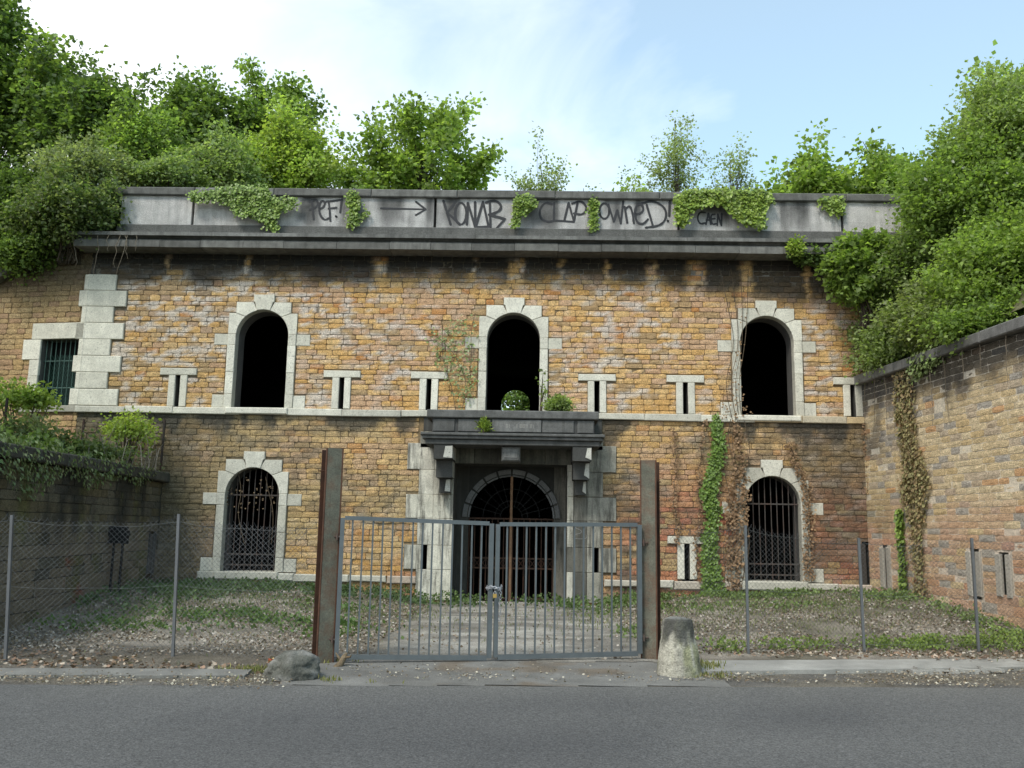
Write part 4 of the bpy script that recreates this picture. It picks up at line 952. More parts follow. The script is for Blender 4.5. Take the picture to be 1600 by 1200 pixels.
def fence(path, posts, label, zb=.06, cell=.062, seed=0, sag=None):
    r_ = random.Random(seed); x0, y0 = path[0][:2]
    t = empty('chain_link_fence', (x0, y0, 0), label, 'fence', 'chain link fences beside the gate')
    seg = [0]
    for a, b in zip(path[:-1], path[1:]): seg.append(seg[-1]+math.hypot(b[0]-a[0], b[1]-a[1]))
    Lt = seg[-1]
    def pt(s, v):     # v 0..1 of local height
        s = max(0, min(Lt, s)); k = 0
        while k < len(seg)-2 and seg[k+1] < s: k += 1
        f = (s-seg[k])/(seg[k+1]-seg[k]); a, b = path[k], path[k+1]
        h = a[2]+(b[2]-a[2])*f - (.05*math.sin(math.pi*f)) + .012*math.sin(s*7)
        x = a[0]+(b[0]-a[0])*f; y = a[1]+(b[1]-a[1])*f
        return Vector((x, y+.015*math.sin(s*2.1+v*4), gh(x, y)+.02+v*h))
    Hm = sum(p[2] for p in path)/len(path); mb = MB(); col = (.20,.205,.21)
    nrun = int((Lt+Hm)/cell)
    for dirn in (1, -1):
        for i in range(nrun):
            s0 = -Hm+i*cell if dirn == 1 else i*cell; pts = []
            # v goes 0..1 while s moves by Hm
            vs = [k/8 for k in range(9)]
            for v in vs:
                s = s0+dirn*v*Hm
                if -.001 <= s <= Lt+.001: pts.append(pt(s, v)+Vector((0, .004*dirn, 0)))
            if len(pts) < 2: continue
            if r_.random() < .5 and 0 < s0+dirn*Hm < Lt: pts.append(pts[-1]+Vector((dirn*r_.uniform(.0, .03), 0, r_.uniform(.02, .045))))
            mb.tube(pts, .0015, np.array(col)*r_.uniform(.35, .95), 3, False)
    mb.build('wire_mesh', M['wire'], t)
    mb = MB(); n = int(Lt/.12)
    for v in (.97, .5, .06): mb.tube([pt(Lt*i/n, v)+Vector((0, -.006, 0)) for i in range(n+1)], .0022, (.13,.135,.135), 4, False)
    mb.build('tension_wire', M['wire'], t)
    for (x, y, h, dx) in posts:
        mb = MB(); z = gh(x, y)-.1
        mb.box((x-.016, y-.02, 0), (x+.016, y+.012, 1), (.12,.125,.13)); 
        mb.v = [(a+dx*((c > .5)*1.0), b, z if c < .5 else z+.1+h) for a, b, c in mb.v]
        mb.build('fence_post', M['steel'], t)
    return t
fence([(-7.12,10.15,1.62),(-5.98,10.45,1.60),(-4.20,10.88,1.58),(-2.52,10.72,1.55)], [(-5.92,10.42,1.64,-.105),(-4.18,10.85,1.66,-.06)], 'wire fence left of the gate in front of the dark wall', seed=1)
fence([(1.66,11.5,1.62),(2.83,12.02,1.62),(4.42,12.38,1.45),(6.02,12.55,1.50),(7.6,12.6,1.5)], [(2.83,11.99,1.64,.0),(4.44,12.35,1.50,-.01),(6.02,12.52,1.52,-.0)], 'wire fence right of the gate in front of the reddish wall', seed=2)
# thin old fence stakes on the left terrace
for (px, pyb, pyt, Y, lab) in ((127,702,655,17.9,'thin dark stake on the left terrace behind the ivy'), (252,722,655,18.6,'thin dark stake at the terrace end beside the brick front'), (4,690,622,16.5,'thin dark stake at the left edge of the terrace')):
    b = at(px, pyb, Y); tp = at(px+3, pyt, Y); mb = MB(); 
    mb.box((b.x-.018, Y-.018, b.z-.35), (b.x+.018, Y+.018, tp.z), (.03,.025,.022), None); mb.box((b.x-.026, Y-.004, b.z-.3), (b.x+.026, Y+.004, tp.z-.03), (.03,.025,.022), None); tag(mb.build('fence_stake', M['rustiron']), lab, 'stake', 'old fence stakes on the terrace')

# ================================================================== BOLLARD, BOULDER, SMALL THINGS
def lathe_rock(name, cx, cy, prof, seed, colf, n=40, m=12, sq=.0, lean=(0, 0), amp=.02):
    mb = MB(); vs = []; cs = []
    zs = [p[0] for p in prof]; rs = [p[1] for p in prof]
    rows = 36
    for j in range(rows+1):
        z = zs[0]+(zs[-1]-zs[0])*j/rows; r = np.interp(z, zs, rs)
        for i in range(n):
            t = 2*math.pi*i/n; q = 1+sq*(abs(math.cos(t))**8+abs(math.sin(t))**8-.5)
            d = amp*(float(fbm(np.array(t*2.2+seed), np.array(z*7.0), seed))-.5)*2+amp*.5*(float(vn(t*9, z*22, seed))-.5)
            x = math.cos(t)*(r*q+d)+lean[0]*z; y = math.sin(t)*(r*q+d)+lean[1]*z; vs.append((cx+x, cy+y, z+amp*.5*(float(vn(x*12, y*12, seed+3))-.5)*(j == rows))); cs.append(colf(x, y, z))
    k = len(vs); zt = zs[-1]; vs.append((cx+lean[0]*zt, cy+lean[1]*zt, zt+.004)); cs.append(colf(0, 0, zt))
    fs = [(j*n+i, j*n+(i+1) % n, (j+1)*n+(i+1) % n, (j+1)*n+i) for j in range(rows) for i in range(n)]+[(rows*n+i, rows*n+(i+1) % n, k) for i in range(n)]
    mb.add(vs, fs, np.array(cs)); return mb.build(name, M['rock'], None, True)
def bcol(x, y, z):
    f = lambda *a: float(fbm(np.array(a[0]), np.array(a[1]), a[2]))
    c = C3(.36,.34,.28); a = math.atan2(y, x)
    c = lerp(c, C3(.17,.18,.04), ss(.46, .62, f(a*5, z*4, 71))*ss(.55,.35,z)*ss(-2.3,-1.5,a)*.5)
    c = lerp(c, C3(.045,.045,.042), ss(.36, .48, z+.30*(f(a*4, z*5, 72)-.5))*ss(-3.05,-2.75,a)*.9)
    c = lerp(c, C3(.22,.215,.20), ss(.625,.642,z)*.8)
    return lerp(c, C3(.08,.08,.06), np.array(ss(.56,.68, f(a*5, z*7, 73))*.6))
tag(lathe_rock('bollard', 1.69, 10.42, [(-.05,.255),(.0,.250),(.04,.246),(.57,.168),(.612,.160),(.632,.143),(.642,.08)], 3, bcol, lean=(-.03, 0), sq=.04, amp=.014), 'tapered stone bollard with black top and yellow green moss', 'bollard')
def rcol(x, y, z): return lerp(C3(.20,.195,.18), C3(.10,.10,.085), np.array(ss(.35,.65, fbm(np.array(x*6), np.array(z*7+y*3), 75)))) 
bo = lathe_rock('boulder', -2.47, 9.78, [(-.05,.27),(.0,.275),(.07,.265),(.15,.24),(.22,.195),(.255,.14),(.275,.07)], 8, rcol, sq=.12, lean=(.12, 0), amp=.07)
tag(bo, 'low rough grey boulder at the foot of the left gate post', 'boulder')
mb = MB(); b = at(533, 1035, 10.45)
mb.tube([(b.x-.05, 10.42, .0), (b.x+.0, 10.45, .06), (b.x+.03, 10.47, .13), (b.x+.06, 10.46, .17)], [.045, .038, .03, .012], (.16,.12,.075), 7); mb.tube([(b.x+.01, 10.45, .07), (b.x-.05, 10.47, .14), (b.x-.07, 10.47, .17)], [.02, .014, .005], (.16,.12,.075), 6); mb.tube([(b.x+.03, 10.47, .12), (b.x+.10, 10.44, .13), (b.x+.12, 10.42, .16)], [.018, .012, .004], (.14,.1,.06), 6)
tag(mb.build('stump', M['bark'], None, True), 'small forked dead branch stub under the left gate leaf', 'branch stub')
b = at(428, 1023, 10.3); mb = MB()
for k in range(7):
    a = k*.9; mb.add([(b.x, 10.3, .055), (b.x+.07*math.cos(a), 10.3+.06*math.sin(a), .06+.03*(k % 3)), (b.x+.06*math.cos(a+.6), 10.3+.06*math.sin(a+.6), .10+.02*(k % 2)), (b.x+.01, 10.3, .10)], [(0,1,2,3)], (.42,.10,.05) if k % 2 else (.45,.33,.18))
tag(mb.build('litter_scrap', M['litter']), 'curled red and cream leaf scrap left of the boulder', 'leaf')
for (px, py, s, Y) in ((195,1025,.05,10.35),(298,0,0,0)):
    pass
# broken slab on the right kerb
mb = MB()
for k in range(9):
    x = 4.55+k*.12+rnd.uniform(-.03,.03); y = 10.98+.2*(x-4.5)+rnd.uniform(-.06, .05); w = rnd.uniform(.05, .14); h = rnd.uniform(.015, .05)
    mb.box((x-w, y-w*.6, .0), (x+w, y+w*.6, .02+h), C3(.30,.29,.265)*rnd.uniform(.8, 1.15), None, .01, .02)
tag(mb.build('broken_concrete', M['concrete']), 'crumbled pale concrete lump on the right kerb', 'rubble')

# ================================================================== PLANTS
G = GREEN
# --- ivy patches on the parapet
def in_poly(px, py, poly):
    c = False; j = len(poly)-1
    for i in range(len(poly)):
        if (poly[i][1] > py) != (poly[j][1] > py) and px < (poly[j][0]-poly[i][0])*(py-poly[i][1])/(poly[j][1]-poly[i][1]+1e-12)+poly[i][0]: c = not c
        j = i
    return c
def patch(name, poly, n, label, cat='ivy', Y=18.9, size=.068, col='ivy', tint=(.24,.32,.055), thick=.12, m='ivy', fr=None, group=None, dens=1.0, seed=0, droop=.9, edge=5, stems=None, var=.22, aspect=.5, tmix=.45):
    if cat == 'ivy' and m == 'ivy': n = int(n*1.35); edge = edge*1.5
    """leaves hanging in front of a wall within an outline measured on the photo"""
    global rng
    rng = np.random.default_rng(500+seed); r_ = random.Random(seed)
    x0, x1 = min(p[0] for p in poly), max(p[0] for p in poly); y0, y1 = min(p[1] for p in poly), max(p[1] for p in poly); P = []
    while len(P) < n:
        x = r_.uniform(x0-edge, x1+edge); y = r_.uniform(y0-edge, y1+edge)
        if in_poly(x+r_.gauss(0, edge*.45), y+r_.gauss(0, edge*.45), poly):
            lump = float(fbm(np.array(x/14.), np.array(y/14.), seed+5))
            if r_.random() < .35+lump: 
                d = thick*r_.random()*(.4+lump)
                P.append((x, y, d))
    if fr is None: W = np.array([tuple(at(x, y, Y-d)) for x, y, d in P]); nrm = np.array([0, -1, 0.])
    else: W = np.array([tuple(fr(x, y, d)) for x, y, d in P]); nrm = fr.n
    root = empty(name, tuple(W.mean(0)), label, cat, group)
    k = len(W); D = np.array([0, 0, -droop])+rvec(k)*.5+nrm*.35; Wd = np.cross(D, nrm)+rvec(k)*.35
    lum = np.array([.65+.7*p[2]/max(thick, .01) for p in P]); f = np.clip(rng.normal(tmix, .3, k), 0, 1)[:, None]
    c = (np.array(G[col] if isinstance(col, str) else col)[None]*(1-f)+np.array(G[tint] if isinstance(tint, str) else tint)[None]*f)*(1+var*rng.normal(size=(k, 1)))
    leafmesh('foliage', M[m], root, W, D, Wd, size*rng.uniform(.6, 1.2, k), np.clip(c, .005, 1), aspect)
    if stems:
        mb = MB()
        for s in stems: mb.tube([tuple(at(p[0], p[1], Y-.02)) if fr is None else fr(p[0], p[1], .02) for p in s], .008, (.10,.075,.05), 4, False)
        mb.build('stem', M['bark'], root)
    return root
GI = 'ivy clumps over the graffiti parapet'
patch('ivy', [(297,303),(330,297),(375,291),(420,294),(427,310),(462,309),(464,322),(440,326),(430,338),(432,358),(418,352),(402,337),(372,334),(358,318),(330,311),(300,311)], 2300, 'wide ivy clump over the parapet left of the word PEF!', Y=18.87, seed=1, group=GI, stems=[[(425,330),(428,352),(434,375),(432,382)]], tint='bright')
patch('ivy', [(545,298),(558,303),(562,318),(554,330),(557,350),(546,352)], 330, 'thin ivy strand in the joint right of the word PEF!', Y=18.9, seed=2, group=GI, size=.075, thick=.08)
patch('ivy', [(557,342),(572,329),(577,332),(562,344)], 60, 'tiny ivy sprig left of the sprayed arrow', Y=18.93, seed=3, group=GI, size=.06, thick=.05)
patch('ivy', [(806,304),(833,308),(836,320),(822,331),(812,334),(809,352),(803,352)], 520, 'small ivy clump left of the word CLAP', Y=18.88, seed=4, group=GI, size=.075)
patch('ivy', [(922,311),(932,311),(931,355),(925,358),(923,330)], 240, 'narrow ivy strand between the words CLAP and OwnED!', Y=18.93, seed=5, group=GI, size=.07, thick=.05)
patch('ivy', [(1057,307),(1075,297),(1110,299),(1130,296),(1165,299),(1200,300),(1206,313),(1192,322),(1189,354),(1175,348),(1160,345),(1130,316),(1098,316),(1078,326),(1066,352),(1060,345)], 3300, 'large yellow green ivy clump above the word CAEN', Y=18.86, seed=6, group=GI, size=.085, tmix=.7)
patch('ivy', [(1280,312),(1316,310),(1314,333),(1297,328)], 360, 'small triangular ivy clump near the right end of the parapet', Y=18.92, seed=7, group=GI, size=.075, thick=.07, tmix=.6)
# --- living strand and dry creeper on the facade
cl = [(1117,648,5),(1120,668,10),(1124,690,11),(1118,720,14),(1112,750,13),(1106,770,15),(1112,790,15),(1116,808,10),(1108,835,13),(1109,870,15),(1112,905,17),(1118,935,24)]
patch('ivy_strand', [(x-w*.8, y) for x, y, w in cl]+[(x+w*.8, y) for x, y, w in cl[::-1]], 2000, 'green ivy strand climbing the red wall left of the grille window', Y=18.95, seed=8, size=.066, thick=.10, edge=4, tint=(.14,.22,.045), cat='ivy', tmix=.35)
BR1, BR2 = (.17,.105,.06), (.29,.19,.11)
cl = [(1150,662,4),(1152,700,8),(1155,735,12),(1153,770,17),(1150,800,18),(1148,850,13),(1146,900,11),(1142,925,11)]
patch('dry_creeper', [(x-w, y) for x, y, w in cl]+[(x+w, y) for x, y, w in cl[::-1]], 880, 'dead brown creeper covering the wall beside the right grille window', Y=18.94, seed=9, size=.065, thick=.06, edge=6, col=BR1, tint=BR2, m='dry', cat='creeper', stems=[[(1150+dx+6*math.sin(y/23.+dx), y) for y in range(655, 930, 16)] for dx in (-14,-6,0,7,15)])
for q, (pts, lab) in enumerate((([(1052,668),(1055,700),(1056,740),(1052,780),(1058,820),(1060,850)], 'thin dead creeper strand above the narrow loophole'), ([(1103,655),(1096,700),(1092,750),(1094,800),(1088,850),(1090,905)], 'thin dead creeper strand close left of the green ivy'), ([(1232,690),(1245,725),(1258,755),(1264,800),(1262,850),(1264,905)], 'dead creeper strand on the right jamb of the grille window'), ([(1350,660),(1353,700),(1360,740),(1358,770)], 'thin dead creeper strand in the wall corner'))):
    patch('dry_creeper', [(x-4-(q == 2)*4, y) for x, y in pts]+[(x+4+(q == 2)*4, y) for x, y in pts[::-1]], (170, 200, 520, 130)[q], lab, Y=18.93, seed=20+q, size=.055, thick=.05, edge=4, col=BR1, tint=BR2, m='dry', cat='creeper', stems=[[(x+2*math.sin(i*2.1), y) for i, (x, y) in enumerate(smooth(pts))]])
patch('dry_creeper', [(1128,600),(1150,560),(1160,470),(1166,470),(1160,600),(1180,655),(1120,655)], 90, 'bare creeper stems on the left jamb of the right upper window', Y=18.92, seed=25, size=.05, thick=.04, col=BR1, tint=BR2, m='dry', cat='creeper', stems=[smooth([(1150+dx, 655),(1140+dx*1.4, 600),(1155+dx, 540),(1150+dx*2, 480),(1142+dx*3, 420)]) for dx in (-6,0,5,9)])
for q, pts in enumerate(([(1190,735),(1205,700),(1225,680),(1260,665)],)):
    pass
patch('climbing_plant', [(664,520),(745,488),(742,620),(720,640),(700,600),(680,560)], 360, 'sparse climbing plant left of the balcony window', Y=18.93, seed=30, size=.06, thick=.06, edge=8, col='grey', tint='mid', cat='climber', stems=[smooth([(722,640),(730,600),(715,560),(690,530),(668,520)]), smooth([(730,600),(738,560),(735,520),(742,490)]), smooth([(712,640),(705,600),(690,560),(692,500)])])
patch('dry_creeper', [(352,745),(425,745),(436,790),(420,800),(360,800),(348,785)], 60, 'dead brown twigs hanging in the left grille window', Y=19.10, seed=31, size=.045, thick=.03, col=(.11,.075,.045), tint=(.18,.13,.08), m='dry', cat='creeper', stems=[smooth([(372,735),(378,770),(370,800),(382,850)]), smooth([(415,745),(420,770),(428,800),(424,850)])])
# right wall ivy, hanging roots

class FRc:
    def __init__(s, f, n): s.f = f; s.n = np.array(n, float)
    def __call__(s, *a): return s.f(*a)
def fr_flip(f, n): 
    g = FRc(lambda u, z, d: f(u, d+.02, z), n); return g
patch('ivy_strand', [(1.6,4.85),(2.1,4.85),(2.15,4.2),(2.25,3.3),(2.55,2.7),(2.25,1.8),(2.2,1.0),(2.35,.35),(1.8,.35),(1.9,1.0),(1.8,1.9),(1.55,2.4),(1.65,3.1),(1.45,4.0)], 2500, 'dusty half dead ivy curtain hanging down the right wall', fr=fr_flip(FR, RNv), seed=40, size=.07, thick=.10, edge=.10, col=(.27,.185,.10), tint=(.23,.23,.10), m='dry', cat='ivy')
patch('ivy_strand', [(1.35,2.1),(1.55,2.1),(1.6,.4),(1.4,.4)], 420, 'thin green ivy strand beside the dusty ivy curtain', fr=fr_flip(FR, RNv), seed=41, size=.08, thick=.08, edge=.04, col='ivy', tint='bright', cat='ivy')
patch('ivy_strand', [(2.2,4.9),(3.4,4.9),(3.2,4.7),(2.7,4.55),(2.3,4.5)], 380, 'green ivy tuft under the right wall coping', fr=fr_flip(FR, RNv), seed=42, size=.08, thick=.16, edge=.08, col='mid', tint='grey', cat='ivy')
def roots(label, f, us, z0, zl, seed, n0=.12):
    r_ = random.Random(seed); t = empty('hanging_roots', tuple(f(us[0], n0, z0)), label, 'roots')
    for u in us:
        mb = MB(); L = r_.uniform(*zl); pts = []; uu = u
        for k in range(7): pts.append(f(uu, n0, z0-L*k/6)); uu += r_.uniform(-.05, .05)
        mb.tube(pts, [.009-.001*k for k in range(7)], (.16,.135,.10), 4, False); mb.build('root', M['bark'], t)
patch('trailing_plants', [(.3,2.70),(8.8,2.78),(8.6,2.0),(7.2,2.25),(6.2,1.9),(5.2,2.35),(4,2.15),(3,2.45),(2.0,2.3),(1.0,2.5)], 1500, 'grass and weeds trailing over the coping of the dark left wall', fr=fr_flip(FL, LNv), seed=45, size=.08, thick=.22, edge=.12, col='dark', tint='grey', cat='weeds', aspect=.3)
roots('thin bare roots dangling below the right wall coping', FR, [.4,.8,1.2,2.9,3.3,3.9,4.4,5.1,5.6], 4.72, (.4, 1.3), 4, .1)
roots('thin bare roots dangling from the left end of the cornice', FF, [-10.0,-9.45,-9.2,-8.95,-8.85,-8.8,-8.6], 7.7, (.35, .95), 5, .54)
# --- shrubs
def shrub(name, label, px, py, Y, w, h, n, leaf_, col, tint, seed, nl=30, cat='shrub', d=None, tr=.12, group=None, base=None, droop=.25, stems=14, var=.22, blossom=0, aspect=.45):
    global rng
    rng = np.random.default_rng(900+seed); r_ = random.Random(seed); c = at(px, py, Y); d = d or w*.7
    bz = base if base is not None else c.z-h
    t = empty(name, (c.x, Y, bz), label, cat, group); dr = rvec(n)
    lob = .75+.5*vn(np.arctan2(dr[:, 1], dr[:, 0])*2.2+5, dr[:, 2]*3, seed)
    P = dr*(rng.random(n)**.4*lob)[:, None]*np.array([w, d, h]); P = P+np.array([c.x, Y, c.z])
    if n > 150:
        hub = P[rng.permutation(n)[:n//11]]; j = ((P[:, None]-hub[None])**2).sum(-1).argmin(1); P = hub[j]+(P-hub[j])*.62
        P[:, 2] += .10*np.sin(j*2.3)
    if n > 60:
        S2 = []; D2 = []
        for q in range(int(n*.30)):
            i = r_.randrange(n); o = dr[i]; p0 = P[i]
            v = np.array([o[0]+r_.uniform(-.4, .4), o[1]*.7-.15, .35+.7*max(0, o[2])+r_.uniform(-.2, .4)]); v /= np.linalg.norm(v); ln = r_.uniform(.25, .6)*min(1.2, w+.2)
            for k in range(6): S2.append(p0+v*ln*k/5+np.array([0, 0, -.22*ln*(k/5)**2])); D2.append(v)
        P = np.vstack([P, np.array(S2)]); dr = np.vstack([dr, np.array(D2)]); nl = np.concatenate([np.full(n, nl), np.full(len(S2), max(4, nl//3))]); trs = tr
        k_ = np.repeat(np.arange(len(P)), nl); P = P[k_]; dr = dr[k_]; P = P+rng.normal(size=P.shape)*np.where(k_ < n, tr, tr*.45)[:, None]*np.array([1, 1, .8]); nl = 1; tr = .02; var = var*.55
        hv = 1+.28*(vn(P[:, 0]*2.4, P[:, 2]*2.6+P[:, 1], seed)-.5)*2
    cloud('foliage', M['leaf'], t, P, nl, tr, leaf_, G[col], var, .8, dr*np.array([1, 1, .5]), droop, G[tint], aspect)
    if blossom:
        i = rng.integers(0, n, blossom); pp = P[i]+rng.normal(size=(blossom, 3))*tr+np.array([0, -.1, .05]); leafmesh('blossom', M['litter'], t, pp, rvec(blossom), rvec(blossom), rng.uniform(.03, .06, blossom), np.tile([.55,.57,.48], (blossom, 1)), .9)
    mb = MB()
    for q in range(stems):
        e = Vector(P[r_.randrange(n)]); a = Vector((c.x+r_.uniform(-.3, .3)*w, Y+r_.uniform(-.2, .2)*d, bz)); m_ = a.lerp(e, .5)+Vector((0, 0, .12*h)); mb.tube([a, m_, e], [.022, .014, .004], (.07,.055,.04), 4, False)
    mb.build('stem', M['bark'], t); return t
shrub('balcony_plant', 'small leafy shrub growing on the balcony by the window jamb', 872, 632, 18.35, .20, .13, 58, .07, 'pale', 'bright', 1, cat='plant', tr=.06, nl=22, base=3.95)
shrub('balcony_plant', 'tall thin twig with leaves on the right side of the balcony window', 846, 600, 18.75, .10, .32, 10, .07, 'mid', 'pale', 2, cat='plant', tr=.03, nl=4, base=3.95, stems=5)
shrub('wall_fern', 'small upright fern on the front panel of the balcony', 756, 666, 18.04, .07, .13, 40, .08, 'bright', 'lime', 3, cat='fern', tr=.03, nl=9, base=3.5, droop=-.9, stems=4, aspect=.2)
shrub('wall_fern', 'small yellow green tuft growing on the cornice near the right end', 1245, 384, 18.42, .13, .20, 36, .07, 'bright', 'lime', 4, cat='plant', tr=.05, nl=12, base=7.5)
shrub('ivy_bush', 'dark glossy ivy bush hanging under the right end of the cornice', 1352, 420, 18.25, .62, .62, 420, .12, 'mid', 'bright', 5, cat='ivy', d=.4, base=5.8, tr=.12, nl=26)
shrub('ivy_bush', 'low dark ivy fringe just below the cornice on the right', 1290, 403, 18.7, .65, .10, 110, .09, 'dark', 'mid', 6, cat='ivy', d=.12, base=7.3, tr=.06, nl=14)
SB_G = 'bushes on the bank above the right wall'
def bank(label, px, py, Y, w, h, n, col, tint, seed, leaf_=.085, bl=0, d=None, **k): shrub('bush', label, px, py, Y, w, h, n, leaf_, col, tint, seed, nl=30, group=SB_G, tr=.19, blossom=bl, d=d or 1.0, stems=24, aspect=.38, **k)
bank('feathery bush spilling over the low corner end of the right wall coping', 1410, 540, 18.2, .70, .76, 420, 'pale', 'mid', 11, base=4.8, leaf_=.075)
bank('broad bush against the end of the dark cornice', 1472, 430, 17.8, 1.05, 1.0, 800, 'mid', 'grey', 12, base=5.0)
bank('bush above the middle of the right wall coping', 1500, 500, 16.6, 1.0, .68, 640, 'grey', 'bright', 13, base=4.9)
bank('yellowish bush at the right picture edge above the coping', 1580, 430, 15.6, 1.0, .95, 800, 'bright', 'mid', 14, base=5.0)
bank('tall bush with pale blossom beside the maple on the right', 1545, 315, 16.8, 1.45, 1.15, 1050, 'mid', 'bright', 15, bl=260, base=6.0)
bank('high dense bush crowning the right bank', 1610, 230, 17.2, 1.6, 1.4, 1000, 'pale', 'bright', 16, base=7.0)
bank('ragged bush reaching over the right end of the parapet', 1490, 318, 17.6, .70, .75, 480, 'bright', 'mid', 17, base=6.0)
bank('small trailing bush low on the right wall coping near the picture edge', 1560, 508, 15.2, .85, .28, 260, 'mid', 'bright', 18, base=4.9, d=.5)
# left: bushes over the cornice end and on the terrace
LB_G = 'bushes on the left above the side wall'
def lb(label, px, py, Y, w, h, n, col, tint, seed, leaf_=.085, bl=0, d=.9, **k): shrub('bush', label, px, py, Y, w, h, n, leaf_, col, tint, seed, nl=27, group=LB_G, tr=.19, blossom=bl, d=d, stems=20, aspect=.42, **k)
lb('grey green hawthorn bush with white specks above the left cornice end', 140, 285, 19.8, .95, .60, 430, 'grey', 'pale', 21, bl=260, base=8.0)
lb('dark bush spilling over the left end of the cornice', 110, 335, 18.9, 1.0, .62, 560, 'dark', 'grey', 22, base=7.2)
lb('shaded bush at the left picture edge under the big maple', 20, 340, 19.6, 1.2, .95, 700, 'dark', 'mid', 23, base=6.8)
lb('low trailing bush over the curved side coping', 42, 395, 19.1, .75, .28, 240, 'mid', 'dark', 24, base=7.0, d=.5)
lb('pale shrub just behind the left part of the parapet', 262, 280, 20.4, .6, .32, 160, 'pale', 'mid', 25, base=8.6)
TB_G = 'bushes on the left terrace'  # the dark and grey leaf colours below paint in the terrace's shade
def tb(label, px, py, Y, w, h, n, col, tint, seed, leaf_=.08, d=.5, **k): shrub('bush', label, px, py, Y, w, h, n, leaf_, col, tint, seed, nl=18, group=TB_G, tr=.11, d=d, stems=16, **k)
tb('bright green bush on the terrace under the string course', 205, 668, 18.3, .44, .24, 58, 'bright', 'lime', 31, base=2.6)
tb('bright green bush below the barred rectangular window', 38, 624, 17.6, .50, .10, 64, 'bright', 'mid', 32, base=2.7)
tb('tangled grey green bramble at the left edge of the terrace', 40, 672, 16.8, .55, .16, 60, 'grey', 'dark', 33, base=2.6, d=.8)
tb('low dark ivy on the terrace edge between the stakes', 130, 706, 17.0, .8, .08, 90, 'dark', 'grey', 34, base=2.5, d=.6)
tb('dark ivy overhanging the left end of the mossy wall', 30, 708, 14.0, .40, .16, 170, 'dark', 'mid', 35, base=2.4, d=1.6)
# bare twigs on the terrace
mb = MB(); r_ = random.Random(5)
for k in range(90):
    px = r_.uniform(-20, 250); Y = r_.uniform(16.5, 18.6); b = at(px, 705+.08*px*0, Y); b.z = 2.6; L = r_.uniform(.4, 1.0); dx = r_.uniform(-.5, .5)
    mb.tube([b, b+Vector((dx*L*.4, 0, L*.6)), b+Vector((dx*L, r_.uniform(-.1, .1), L*r_.uniform(.7, 1)))], [.008, .006, .002], np.array((.25,.22,.18))*r_.uniform(.5, 1.3), 4, False)
tag(mb.build('bare_twigs', M['bark']), 'thicket of pale bare twigs on the left terrace', 'twigs', kind='stuff')

# --- trees on the earth roof and behind
def T(name, label, cat, px, pyt, hwpx, Y, seed, zb=8.7, group='trees behind the parapet', **k):
    c = at(px, pyt, Y); hw = hwpx*Y/F; tree(name, label, cat, c.x, Y, zb, c.z, hw, seed=seed, group=group, **k)
T('maple_tree', 'biggest dark green maple filling the top left corner', 'tree', 10, -15, 170, 24.5, 1, tufts=700, nl=34, col='dark', tint='bright', leaf=.15, tr=.22, trunk_r=.22, shoots=22, low=.0, hd=2.4)
T('maple_tree', 'dark maple sloping down beside the biggest maple', 'tree', 165, 88, 104, 23.2, 2, tufts=480, nl=28, col='dark', tint='mid', leaf=.14, shoots=14, low=0, hd=1.4)
T('maple_tree', 'maple with upright shoots left of the yellow green one', 'tree', 320, 98, 100, 25.5, 3, tufts=430, nl=25, col='mid', tint='dark', leaf=.14, shoots=22, low=0)
T('maple_tree', 'tallest maple of the middle left cluster', 'tree', 428, 98, 92, 26.5, 4, tufts=430, nl=25, col='mid', tint='bright', leaf=.14, shoots=20, low=0)
T('yellow_green_tree', 'yellow green tree in front of the middle left cluster', 'tree', 455, 165, 88, 22.8, 5, tufts=460, nl=29, col='bright', tint='lime', leaf=.10, shoots=8, low=0)
T('yellow_green_tree', 'lower light green tree left of the yellow green one', 'tree', 232, 160, 98, 21.8, 6, tufts=430, nl=28, col='mid', tint='bright', leaf=.10, shoots=8, low=0)
T('young_tree', 'low bushy tree behind the ivy covered panel', 'tree', 352, 210, 80, 21.3, 7, tufts=380, nl=26, col='pale', tint='mid', leaf=.09, shoots=6, low=0)
T('maple_tree', 'bright round maple standing alone left of the middle', 'tree', 662, 160, 135, 25.0, 8, tufts=400, nl=20, col='bright', tint='mid', leaf=.14, shoots=22, low=0, tr=.15)
T('young_tree', 'dark young tree in the gap right of the yellow green tree', 'tree', 545, 232, 38, 27.5, 9, tufts=110, nl=19, col='mid', tint='dark', leaf=.12, shoots=4, low=0)
SP = dict(sparse=True, nl=13, leaf=.075, tr=.11, col='pale', tint='grey', trunk_r=.05, low=0)
T('robinia_tree', 'slender pale robinia right of the round maple', 'tree', 845, 218, 50, 24, 10, tufts=120, shoots=6, **SP)
T('robinia_tree', 'tiny pale sapling between the robinia and the small maple', 'tree', 915, 272, 22, 23, 11, tufts=28, shoots=2, **SP)
T('maple_tree', 'very small maple peeping over the coping above the word OwnED!', 'tree', 980, 284, 28, 23, 12, tufts=26, nl=20, col='bright', tint='mid', leaf=.12, shoots=2, low=0, trunk_r=.03)
T('robinia_tree', 'tallest airy robinia right of the middle', 'tree', 1055, 138, 74, 25, 13, tufts=190, shoots=9, **SP)
T('robinia_tree', 'shorter airy robinia behind the large ivy clump', 'tree', 1142, 210, 55, 25, 14, tufts=160, shoots=6, **SP)
T('maple_tree', 'maple with a pointed crown right of the robinias', 'tree', 1265, 232, 76, 23.5, 15, tufts=190, nl=20, col='bright', tint='mid', leaf=.14, shoots=12, low=0, lean=.0)
T('maple_tree', 'wide maple leaning right behind the right end of the parapet', 'tree', 1368, 240, 84, 23, 16, tufts=220, nl=20, col='bright', tint='mid', leaf=.14, shoots=12, low=0, lean=.25)
